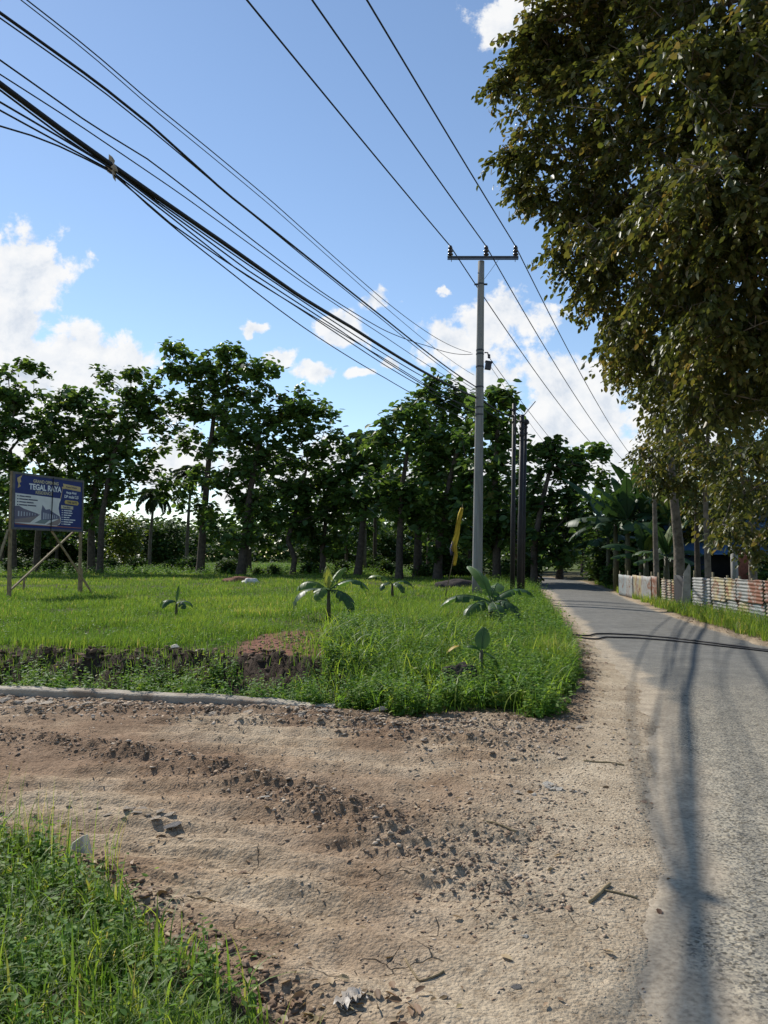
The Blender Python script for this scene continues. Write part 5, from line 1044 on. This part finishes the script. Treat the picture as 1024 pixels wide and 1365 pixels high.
# ------------------------------------------------------------------ small things in the field
q = on(607, 783); lump('soil_heap', (q[0], q[1], q[2] - 0.05), (0.95, 0.6, 0.42), M['dark_earth'], 'dark heap of soil in the grass left of the power pole foot', 'soil heap', 8, 4, 0.12)
q = on(612, 782, 0.2); q = on(318, 778); lump('soil_heap', (q[0], q[1], q[2]), (0.75, 0.5, 0.3), M['red_earth'], 'red earth heap in the grass under the leaning tree', 'soil heap', 9, 4, 0.15)
q = on(334, 779); lump('sack', (q[0], q[1], q[2]), (0.42, 0.3, 0.25), M['white_sack'], 'white sack lying beside the red earth heap', 'sack', 10, 4, 0.15)
q = on(398, 866); 
q = on(612, 903); lump('soil_heap', (q[0], q[1], q[2] + 0.08), (0.2, 0.16, 0.22), M['dark_earth'], 'dark brown clump of soil in the weeds at the field corner', 'soil heap', 12, 4, 0.2)
yl = MB(); V, Q, t = banana_leaf(0.22, 0.085, 0.4, 0.9, 1.3, 0.1, 1.0); q = on(596, 885); o = link('yellow_leaf', npmesh('yellow_leaf', V, Q, True, {'tint': t}), plain('yellow_leaf', (0.5, 0.33, 0.04), 0.6, 0.3, 8)); o.location = (q[0], q[1], q[2] + 0.22); tag(o, 'yellowed wilted leaf above the dark soil clump', 'leaf')

# ------------------------------------------------------------------ stones
def rock_mesh(seed, flat=0.6):
    r_ = np.random.default_rng(seed); bm = bmesh.new()
    for k in range(10):
        d = r_.normal(0, 1, 3); d /= np.linalg.norm(d); d *= r_.uniform(0.75, 1.05); bm.verts.new((d[0] * r_.uniform(0.8, 1.1), d[1] * 0.75, d[2] * flat))
    bmesh.ops.convex_hull(bm, input=bm.verts); loose = [v for v in bm.verts if not v.link_faces]; bmesh.ops.delete(bm, geom=loose, context='VERTS')
    bmesh.ops.triangulate(bm, faces=bm.faces)
    me = bpy.data.meshes.new('rock'); bm.to_mesh(me); bm.free(); return me
protos = [rock_mesh(100 + i, 0.26 + 0.05 * (i % 5)) for i in range(10)]
RV = []; RFs = []
for me in protos:
    v = np.zeros(len(me.vertices) * 3); me.vertices.foreach_get('co', v); RV.append(v.reshape(-1, 3)); f = np.zeros(len(me.loops), int); me.loops.foreach_get('vertex_index', f); RFs.append(f.reshape(-1, 3))
def euler(a, b, c):
    ca, sa, cb, sb, cc, sc = np.cos(a), np.sin(a), np.cos(b), np.sin(b), np.cos(c), np.sin(c); z = np.zeros_like(a); o = np.ones_like(a)
    Rz = np.stack([np.stack([cc, -sc, z], -1), np.stack([sc, cc, z], -1), np.stack([z, z, o], -1)], 1); Ry = np.stack([np.stack([cb, z, sb], -1), np.stack([z, o, z], -1), np.stack([-sb, z, cb], -1)], 1); Rx = np.stack([np.stack([o, z, z], -1), np.stack([z, ca, -sa], -1), np.stack([z, sa, ca], -1)], 1)
    return Rz @ Ry @ Rx
def gravel(x, y, size, tint, sink=0.25):
    ac = Acc(); k = len(x); z = hgt(x, y); w = rng.integers(0, len(protos), k); E = euler(rng.normal(0.1, 0.22, k), rng.normal(0, 0.22, k), rng.uniform(0, 6.28, k))
    for i in range(len(protos)):
        s = w == i; n = s.sum()
        if not n: continue
        V = np.einsum('kij,nj->kni', E[s], RV[i]) * size[s][:, None, None] + np.stack([x[s], y[s], z[s] + size[s] * sink * 0.4], -1)[:, None, :]
        ac.add(V.reshape(-1, 3), None, (RFs[i][None] + (np.arange(n) * len(RV[i]))[:, None, None]).reshape(-1, 3), np.repeat(tint[s], len(RV[i])))
    return ac
def stonemat():
    m, nt, N, L = nmat('loose_stones'); o = N.new('ShaderNodeOutputMaterial'); b = N.new('ShaderNodeBsdfPrincipled'); L.new(b.outputs[0], o.inputs[0]); a = N.new('ShaderNodeAttribute'); a.attribute_name = 'tint'
    r = ramp(N, [(0, (0.12, 0.08, 0.055)), (0.35, (0.26, 0.18, 0.125)), (0.7, (0.40, 0.31, 0.22)), (0.92, (0.52, 0.43, 0.33)), (1, (0.24, 0.225, 0.21))]); L.new(a.outputs['Fac'], r.inputs[0])
    tc = N.new('ShaderNodeTexCoord'); n1 = noise(N, L, tc.outputs['Object'], 40, 5); r1 = ramp(N, [(0.3, (0.75, 0.75, 0.75)), (0.7, (1.15, 1.15, 1.15))]); L.new(n1.outputs[0], r1.inputs[0]); L.new(mixc(N, L, 'MULTIPLY', 1.0, r.outputs[0], r1.outputs[0]), b.inputs['Base Color']); b.inputs['Roughness'].default_value = 0.95; b.inputs['Specular IOR Level'].default_value = 0.1
    bp = N.new('ShaderNodeBump'); bp.inputs['Strength'].default_value = 0.5; bp.inputs['Distance'].default_value = 0.01; L.new(n1.outputs[0], bp.inputs['Height']); L.new(bp.outputs[0], b.inputs['Normal']); return m
M['stones'] = stonemat()
def along(pts, k, spread):
    pts = np.array(pts); L = np.linalg.norm(np.diff(pts, axis=0), axis=1); c = np.concatenate([[0], np.cumsum(L)]); t = rng.uniform(0, c[-1], k); i = np.clip(np.searchsorted(c, t) - 1, 0, len(L) - 1); f = (t - c[i]) / L[i]
    p = pts[i] + (pts[i + 1] - pts[i]) * f[:, None]; return p + rng.normal(0, spread, (k, 2))
gp = []; gs = []; gt = []
def addg(p, lo, hi, t0, t1, pw=2.2): gp.append(p); n = len(p); gs.append(lo + (hi - lo) * rng.uniform(0, 1, n) ** pw); gt.append(rng.uniform(t0, t1, n))
xg = rng.uniform(-6, 4.5, 60000); yg = 2.3 + 7.5 * rng.uniform(0, 1, 60000) ** 0.9; kg = rng.uniform(0, 1, 60000) < 0.08 + 0.85 * sstep(0.42, 0.62, fbm(xg * 1.7, yg * 1.7, 501, 4)); xg, yg = xg[kg], yg[kg]
addg(np.stack([xg, yg], -1), 0.003, 0.016, 0.3, 1.0, 3.2)
addg(along(RIDGE, 4200, 0.14), 0.004, 0.028, 0.25, 0.7, 3.5); addg(along(RIDGE, 400, 0.2), 0.008, 0.036, 0.5, 0.95, 2.6); addg(along(RIDGE2, 4200, 0.26), 0.005, 0.04, 0.45, 0.98, 3); addg(along(RIDGE3, 2000, 0.2), 0.004, 0.024, 0.3, 0.8, 3.5)
addg(along([g2(450, 965), g2(600, 970), g2(760, 975)], 2200, 0.3), 0.006, 0.035, 0.25, 1.0); addg(along(KERB[1:], 900, 0.15) - np.array((0, 0.3)), 0.008, 0.06, 0.2, 0.95)
addg(along([g2(560, 1000), g2(720, 1080), g2(700, 1150)], 1200, 0.3), 0.005, 0.024, 0.4, 0.95, 3); addg(along([g2(750, 965), g2(780, 905), g2(775, 870)], 500, 0.12), 0.006, 0.04, 0.0, 0.6)
addg(along([(3.1, 9.5), (2.55, 7.4), (1.55, 4.5), (0.95, 2.6)], 5200, 0.28), 0.0025, 0.010, 0.1, 1.0, 2); addg(along([g2(60, 1130), g2(200, 1215), g2(400, 1365)], 700, 0.07), 0.006, 0.035, 0.0, 0.4)
bk = along([(-9, 11.2), (-4.5, 10.9), (-1.2, 10.3)], 900, 0.35); addg(bk, 0.02, 0.10, 0.0, 0.12, 1.5)
rp = G(405, 864, 0.2); addg(np.stack([rng.normal(rp[0], 0.35, 700), rng.normal(rp[1], 0.7, 700)], -1), 0.01, 0.05, 0.15, 0.35, 2)
gp = np.concatenate(gp); gs = np.concatenate(gs); gt = np.concatenate(gt)
kk = ((gp[:, 0] < roadL(gp[:, 1]) + 0.15 + np.abs(rng.normal(0, 0.35, len(gp)))) & (sd(gp[:, 0], gp[:, 1], LAWN) < 0.12)); gp, gs, gt = gp[kk], gs[kk], gt[kk]
ac = gravel(gp[:, 0], gp[:, 1], gs, gt); tag(link('gravel', ac.mesh('gravel'), M['stones']), 'loose gravel and clods on the dirt track', 'gravel', kind='stuff')
stone_i = [0]
def stone(px, py, size, mat, label, group=None, z=0.0, rot=None, flat=1.0, tall=1.0):
    p = G(px, py, z); i = stone_i[0]; stone_i[0] += 1; o = bpy.data.objects.new('stone', protos[i % 10].copy()); COL.objects.link(o); o.data.materials.append(M[mat])
    o.location = (p[0], p[1], h1(p[0], p[1]) + size * (0.22 if tall > 0.9 and size > 0.055 else 0.1)); o.rotation_euler = (rng.uniform(0.0, 0.35), rng.uniform(-0.3, 0.15), 0); o.scale = (size * rng.uniform(0.9, 1.4), size * rng.uniform(0.8, 1.1), size * tall * 0.85); return tag(o, label, 'stone', group)
# upright pale block at the edge of the near grass
blk = MB(); blk.add([(-0.055, -0.03, 0), (0.06, -0.045, 0), (0.065, 0.05, 0), (-0.05, 0.05, 0), (-0.035, -0.01, 0.075), (0.03, -0.02, 0.125), (0.045, 0.03, 0.115), (-0.02, 0.035, 0.09)], [(3, 2, 1, 0), (0, 1, 5, 4), (1, 2, 6, 5), (2, 3, 7, 6), (3, 0, 4, 7), (4, 5, 6, 7)])
o = blk.build('stone', M['rock_white']); p = G(104, 1138); o.location = (p[0], p[1], h1(p[0], p[1]) - 0.012); md = o.modifiers.new('b', 'BEVEL'); md.width = 0.007; md.segments = 2; tag(o, 'pale upright block of stone at the edge of the near grass', 'stone')
stone(229, 1101, 0.062, 'rock_grey', 'dark grey angular stone at the right end of the stone row', tall=1.1)
hp_ = 'pale stones in the row across the dirt track'
for (px, py, s) in [(x_, y_, s_ * 0.95) for x_, y_, s_ in [(105, 1074, .03), (130, 1078, .04), (150, 1082, .045), (168, 1086, .05), (158, 1076, .035), (183, 1090, .045), (176, 1080, .035), (196, 1092, .04), (190, 1082, .035), (207, 1096, .04), (214, 1090, .045), (165, 1094, .03), (142, 1088, .03), (120, 1084, .028), (226, 1092, .04), (92, 1070, .025)]]:
    stone(px, py, s, 'rock', 'pale flat stone in the loose row across the dirt track', hp_)
for (px, py, s) in [(5, 938, .1), (22, 940, .11), (40, 941, .09), (60, 944, .08), (15, 946, .08), (82, 945, .07), (115, 948, .06), (140, 943, .07), (95, 950, .05), (168, 948, .05), (200, 950, .045), (235, 947, .05), (285, 955, .05), (330, 957, .05), (360, 952, .045), (400, 960, .06), (430, 958, .05)]:
    stone(px, py, s, 'rock', 'pale rubble stone along the front of the concrete kerb', 'rubble stones along the kerb')
for k in range(18):
    stone(738 + rng.normal(0, 17), 1056 + rng.normal(0, 4), rng.uniform(0.02, 0.042), 'rock_white' if k % 2 else 'rock', 'whitish pebble in the small heap near the road', 'whitish pebbles heaped near the road')
for (px, py, s, lab) in [(228, 868, .17, 'larger whitish stone on top of the dark bank'), (262, 872, .13, 'smaller whitish stone on top of the dark bank')]: stone(px, py, s, 'rock_white', lab, z=0.25, tall=0.7)
for (px, py, s, mt, lab) in [(690, 1062, .045, 'rock', 'brown stone left of the whitish pebble heap'), (566, 1006, .05, 'rock_grey', 'grey flat stone on the dirt behind the clod ridge'), (352, 1072, .04, 'rock_white', 'pale chip beside the clod ridge'), (700, 1250, .022, 'rock_white', 'small yellowish pebble on the bare dirt'), (322, 1162, .022, 'rock_white', 'pale pebble on the cracked dirt in the middle'),
                             (592, 1325, .03, 'rock', 'brownish stone at the bottom of the dirt'), (687, 1313, .022, 'rock_grey', 'dark pebble at the bottom of the dirt'), (545, 950, .09, 'rock', 'stone at the foot of the weeds, right one'), (505, 950, .09, 'rock', 'stone at the foot of the weeds, left one'), (770, 970, .05, 'rock', 'brown stone at the corner of the weeds')]:
    stone(px, py, s, mt, lab)

# hoses across the road, sticks, plastic scrap
def lying(name, label, cat, pix, r, mat, lift=0.0, group=None):
    pts = []
    for px, py in pix: p = G(px, py); pts.append(p)
    pts = np.array(pts); d = np.concatenate([[0], np.cumsum(np.linalg.norm(np.diff(pts, axis=0), axis=1))]); t = np.linspace(0, d[-1], max(10, int(d[-1] / 0.12))); X = np.interp(t, d, pts[:, 0]); Y = np.interp(t, d, pts[:, 1])
    rzz = 0.025 * np.sin(np.pi * np.clip((X - roadL(Y)) / (roadR(Y) - roadL(Y)), 0, 1)) - 0.02; Z = np.maximum(hgt(X, Y), np.where((X > roadL(Y)) & (X < roadR(Y)), rzz, -1)) + r + lift
    return tag(MB().tube(list(zip(X, Y, Z)), r, 7).build(name, M[mat], None, True), label, cat, group)
lying('hose', 'upper of the two black hoses lying across the road', 'hose', [(745, 846), (770, 846.5), (786, 847), (793, 845), (812, 845.2), (850, 847.5), (900, 852), (960, 859), (1024, 866.5), (1090, 874)], 0.017, 'cable', group='black hoses across the road')
lying('hose', 'lower of the two black hoses lying across the road', 'hose', [(745, 849), (770, 850), (797, 852), (806, 849.5), (850, 851.5), (900, 855.5), (960, 862), (1024, 868.5), (1090, 876)], 0.017, 'cable', group='black hoses across the road')
for lab, pix, r in [('forked grey stick on the dirt near the road', [(786, 1204), (795, 1196), (806, 1184), (813, 1178)], 0.008), ('thin straight twig beside the forked stick', [(805, 1186), (830, 1190), (850, 1193)], 0.005), ('thin twig lying near the weeds corner', [(778, 1016), (810, 1017), (832, 1019)], 0.006), ('short twig behind the clod ridge', [(640, 1106), (665, 1112), (688, 1118)], 0.006), ('dry stalk at the bottom of the dirt', [(540, 1275), (560, 1300), (592, 1290)], 0.004), ('dry stalk near the near grass', [(250, 1190), (275, 1192), (300, 1196)], 0.004)]:
    lying('stick', lab, 'stick', pix, r, 'wood')
sc_ = MB(); 
for k in range(7):
    a = rng.uniform(0, 6.28); c = np.array((rng.normal(0, 0.025), rng.normal(0, 0.02), 0.005 + 0.002 * k)); w = rng.uniform(0.02, 0.034); u = np.array((math.cos(a), math.sin(a), rng.uniform(-0.1, 0.1))); v = np.array((-math.sin(a), math.cos(a), rng.uniform(-0.12, 0.12)))
    V = [c + u * w * (i - 1.5) * 0.66 + v * w * (j - 1.5) * 0.45 + np.array((0, 0, 0.012 * math.sin(i * 2.1 + j * 1.7 + k))) for i in range(4) for j in range(4)]; sc_.add(V, [(i * 4 + j, i * 4 + j + 1, i * 4 + j + 5, i * 4 + j + 4) for i in range(3) for j in range(3)])
o = sc_.build('plastic_scrap', plain('dirty_plastic', (0.42, 0.37, 0.31), 0.5, 0.2, 20), None, True); p = G(470, 1334); o.location = (p[0], p[1], h1(p[0], p[1]) + 0.002); tag(o, 'crumpled whitish plastic scrap at the bottom of the dirt', 'litter')

# leaf litter
k = 1600; pp = np.concatenate([along([g2(60, 1135), g2(200, 1220), g2(400, 1360)], 260, 0.10), along([g2(750, 965), g2(782, 905), g2(776, 872), g2(760, 842)], 420, 0.12), np.stack([rng.uniform(-2.5, 2.5, 220), rng.uniform(2.5, 8, 220)], -1), along([(6.75, 9), (7.1, 14), (7.6, 18), (8.4, 23)], 600, 0.15), along([g2(400, 1340), g2(540, 1345), g2(600, 1345)], 40, 0.07)])
pos = ground_pts(pp[:, 0], pp[:, 1]) + np.array((0, 0, 0.008)); n = len(pos); ln = rng.uniform(0.02, 0.06, n); V, Fq, t = leaves(pos, rdir(n, -0.05, 0.25), np.tile((0, 0, 1.0), (n, 1)) + rng.normal(0, 0.5, (n, 3)), ln, ln * 0.6, rng.uniform(0, 1, n)); ac = Acc(); ac.add(V, Fq, None, t)
tag(link('leaf_litter', ac.mesh('leaf_litter'), M['litter']), 'dry fallen leaves scattered on the dirt and roadside', 'leaf litter', kind='stuff')

# ------------------------------------------------------------------ grass and weeds
def weeds(x, y, hmin, hmax, leaf, per, ac, tmax=1.0):
    """leafy stems"""
    k = len(x); base = ground_pts(x, y); H = rng.uniform(hmin, hmax, k); ln_ = rng.normal(0, 0.25, (k, 2)); tb = rng.uniform(0, 1, k) * tmax
    for j in range(per):
        t = (j + 1) / per; p = base + np.stack([ln_[:, 0] * H * t * t, ln_[:, 1] * H * t * t, H * t], -1); a = j * 2.4 + rng.uniform(0, 6.28, k); d = np.stack([np.cos(a), np.sin(a), rng.uniform(-0.35, 0.5, k)], -1); ln = leaf * rng.uniform(0.6, 1.2, k) * (1.15 - 0.5 * t)
        V, Fq, tt = leaves(p, d, np.tile((0, 0, 1.0), (k, 1)) + rng.normal(0, 0.3, (k, 3)), ln, ln * rng.uniform(0.6, 0.9, k), np.clip(tb * 0.6 + rng.uniform(0, 0.4, k), 0, 1)); ac.add(V, Fq, None, tt)
    V, Q, T3, tt = blades(base, H, np.full(k, leaf * 0.1 + 0.002), np.abs(rng.normal(0.1, 0.1, k)), np.full(k, 0.3)); ac.add(V, Q, T3, tt)
def sample(n, x0, x1, y0, y1, pw=1.0): return rng.uniform(x0, x1, n), y0 + (y1 - y0) * rng.uniform(0, 1, n) ** pw
# near grass, bottom left
ac = Acc(); x, y = sample(85000, -3.2, 0.2, 1.7, 5.2); s = sd(x, y, LAWN); cl = fbm(x * 5, y * 5, 301, 3); pr = sstep(-0.02, 0.25, s) * (0.2 + 0.8 * sstep(0.34, 0.55, cl)); kk = rng.uniform(0, 1, len(x)) < pr; x, y, s = x[kk], y[kk], s[kk]; n = len(x)
H = rng.uniform(0.08, 0.22, n) * (0.45 + 1.0 * fbm(x * 3, y * 3, 305, 3)) * (0.55 + 0.45 * sstep(0.0, 0.5, s)); V, Q, T3, tt = blades(ground_pts(x, y), H, rng.uniform(0.0035, 0.0105, n), np.clip(rng.normal(0.85, 0.4, n), 0.05, 1.5), np.clip(rng.beta(2, 2.5, n) + (rng.uniform(0, 1, n) < 0.06) * 0.5, 0, 1), 4); ac.add(V, Q, T3, tt)
x, y = sample(2600, -3.2, 0.2, 1.9, 4.6); kk = sd(x, y, LAWN) > 0.0; x, y = x[kk], y[kk]; n = len(x); V, Q, T3, tt = blades(ground_pts(x, y), rng.uniform(0.14, 0.32, n), rng.uniform(0.006, 0.013, n), np.clip(rng.normal(0.8, 0.35, n), 0.05, 1.4), rng.uniform(0.1, 0.95, n), 6); ac.add(V, Q, T3, tt)
x, y = sample(160, -2.4, -1.3, 3.6, 4.5); kk = np.abs(sd(x, y, LAWN)) < 0.25; x, y = x[kk], y[kk]; n = len(x); V, Q, T3, tt = blades(ground_pts(x, y), rng.uniform(0.25, 0.5, n), rng.uniform(0.003, 0.005, n), np.clip(rng.normal(0.3, 0.2, n), 0.05, 1.0), rng.uniform(0.3, 1, n), 6); ac.add(V, Q, T3, tt)
weeds_ac = Acc(); x, y = sample(4600, -3.2, 0.1, 1.7, 5.0); kk = (sd(x, y, LAWN) > 0.08) & (fbm(x * 2.5, y * 2.5, 311, 3) > 0.47); weeds(x[kk], y[kk], 0.05, 0.21, 0.042, 7, weeds_ac)
tag(link('near_grass', ac.mesh('near_grass'), M['grass']), 'lush grass in the near left corner', 'grass', kind='stuff'); tag(link('near_weeds', weeds_ac.mesh('near_weeds'), M['weed']), 'leafy weeds among the near grass', 'weeds', kind='stuff')
# field
ac = Acc(); n0 = 420000; v_ = rng.uniform(0, 1, n0); y = (9.2 ** -0.6 + v_ * (75 ** -0.6 - 9.2 ** -0.6)) ** (-1 / 0.6); x = y * rng.uniform(-0.62, 0.26, n0); s = sd(x, y, FIELD)
patch = fbm(x * 0.8, y * 0.8, 401, 4); rdst = np.hypot((x - rp[0]) / 0.95, (y - rp[1]) / 1.9) + 0.5 * (fbm(x * 5, y * 5, 15, 4) - 0.5)
pr = sstep(0.02, 0.2, s) * np.where(rdst < 1.0, 0.05, np.where((np.abs(x - rp[0]) < 0.8) & (y < rp[1]), 0.15, 1.0)) * np.where((x < -0.6) & (s < 2.2), 0.12, 1) * (0.3 + 0.7 * sstep(0.33, 0.52, patch)); kk = rng.uniform(0, 1, n0) < pr; x, y, s, patch = x[kk], y[kk], s[kk], patch[kk]; n = len(x)
corner = sstep(-0.4, 0.6, x + 0.0) * sstep(22, 15, y) + sstep(3.0, 0.3, s) * (x > 0)
H = (rng.uniform(0.05, 0.2, n) * (0.25 + 1.5 * patch)) * (1 + 1.1 * np.clip(corner, 0, 1) * (0.4 + 1.2 * fbm(x * 3, y * 3, 427, 3))); wd = 0.0035 + 0.00042 * y
V, Q, T3, tt = blades(ground_pts(x, y), H, wd * rng.uniform(0.7, 1.4, n), np.clip(rng.normal(0.5, 0.3, n), 0.05, 1.2), np.clip(rng.beta(2, 2.2, n) * 0.72 + 0.75 * (patch - 0.48) + 0.22 * sstep(0.55, 0.75, fbm(x * 0.35, y * 0.35, 407, 3)) + (rng.uniform(0, 1, n) < 0.05) * 0.4, 0, 1), 2); ac.add(V, Q, T3, tt)
# taller blades in the corner and along the verge
x, y = sample(60000, -1.2, 9.5, 7.4, 46, 1.6); s = sd(x, y, FIELD) + 0.5 * (fbm(x * 3, y * 3, 423, 3) - 0.5); kk = (s > 0.03) & (s < np.where(y < 14, 5.5, 2.2)) & (fbm(x * 2.6, y * 2.6, 421, 3) > 0.43) & (np.hypot(x - 1.05, y - 8.9) > 0.25); x, y, s = x[kk], y[kk], s[kk]; n = len(x)
V, Q, T3, tt = blades(ground_pts(x, y), rng.uniform(0.10, 0.38, n) * (0.25 + 1.5 * fbm(x * 2.1, y * 2.1, 425, 3)) * (0.5 + 0.5 * sstep(0, 0.8, s)), 0.006 + 0.0003 * y, np.clip(rng.normal(0.75, 0.4, n), 0.05, 1.4), rng.beta(2, 2.5, n), 4); ac.add(V, Q, T3, tt)
x, y = sample(1500, -1.0, 3.0, 7.7, 14); s = sd(x, y, FIELD); kk = s > 0.1; x, y = x[kk], y[kk]; n = len(x); V, Q, T3, tt = blades(ground_pts(x, y), rng.uniform(0.35, 0.65, n), rng.uniform(0.012, 0.026, n), np.clip(rng.normal(0.95, 0.3, n), 0.3, 1.5), 0.3 + 0.62 * rng.beta(2, 2, n), 6); ac.add(V, Q, T3, tt)
tag(link('field_grass', ac.mesh('field_grass'), M['grass']), 'sunlit green grass covering the field', 'grass', kind='stuff')
wa = Acc(); x, y = sample(9000, -9, 0.3, 8.2, 12.5); s = sd(x, y, FIELD); cl = fbm(x * 1.9, y * 1.9, 431, 3); kk = (s > 0.08) & (s < 0.9 + 1.6 * (cl - 0.45)) & (cl > 0.41); weeds(x[kk], y[kk], 0.10, 0.42, 0.068, 11, wa)
x, y = sample(9000, -0.8, 3.2, 7.4, 15); s = sd(x, y, FIELD) + 0.4 * (fbm(x * 3, y * 3, 423, 3) - 0.5); cl = fbm(x * 2.4, y * 2.4, 435, 3); kk = (s > 0.02) & (cl > 0.46); weeds(x[kk], y[kk], 0.10, 0.38, 0.07, 10, wa)
x, y = sample(9000, 2, 9.4, 13, 48, 1.3); s = sd(x, y, FIELD); kk = (s > 0.02) & (s < 2.4) & (fbm(x * 1.6, y * 1.6, 437, 3) > 0.42); weeds(x[kk], y[kk], 0.15, 0.6, 0.085, 9, wa)
x, y = sample(3500, -12, 6, 11.5, 45, 1.4); s = sd(x, y, FIELD); kk = s > 2.5; weeds(x[kk], y[kk], 0.08, 0.25, 0.06, 5, wa)
x, y = sample(6000, -40, 14, 56, 115, 1.2); s = sd(x, y, FIELD); kk = (s > 1); weeds(x[kk], y[kk], 0.25, 0.7, 0.22, 7, wa)
tag(link('field_weeds', wa.mesh('field_weeds'), M['weed']), 'leafy weeds on the bank and along the verge', 'weeds', kind='stuff')
# right verge
ac = Acc(); wa = Acc(); x, y = sample(130000, 6.4, 13, 9, 46, 1.3); dr = x - roadR(y); kk = (dr > 0.15 + 0.4 * (fbm(x * 2, y * 2, 451, 3) - 0.3)) & (dr < 2.6) & (fbm(x * 1.5, y * 1.5, 455, 3) > 0.3); x, y = x[kk], y[kk]; n = len(x)
V, Q, T3, tt = blades(ground_pts(x, y), rng.uniform(0.1, 0.4, n), 0.006 + 0.00035 * y, np.clip(rng.normal(0.5, 0.3, n), 0.05, 1.2), np.clip(rng.beta(2, 2, n) + 0.1, 0, 1), 3); ac.add(V, Q, T3, tt)
x, y = sample(9000, 6.6, 13.2, 12, 46, 1.3); dr = x - roadR(y); kk = (dr > 0.4) & (dr < 2.2); weeds(x[kk], y[kk], 0.12, 0.4, 0.07, 7, wa)
x, y = sample(3000, 9, 24, 17, 60); dr = x - roadR(y); kk = dr > 2.4; weeds(x[kk], y[kk], 0.2, 0.6, 0.16, 7, wa, 0.6)
tag(link('verge_grass', ac.mesh('verge_grass'), M['grass']), 'grass along the right side of the road', 'grass', kind='stuff'); tag(link('verge_weeds', wa.mesh('verge_weeds'), M['weed']), 'weeds along the right side of the road', 'weeds', kind='stuff')
for me in protos:
    if me.users == 0: bpy.data.meshes.remove(me)
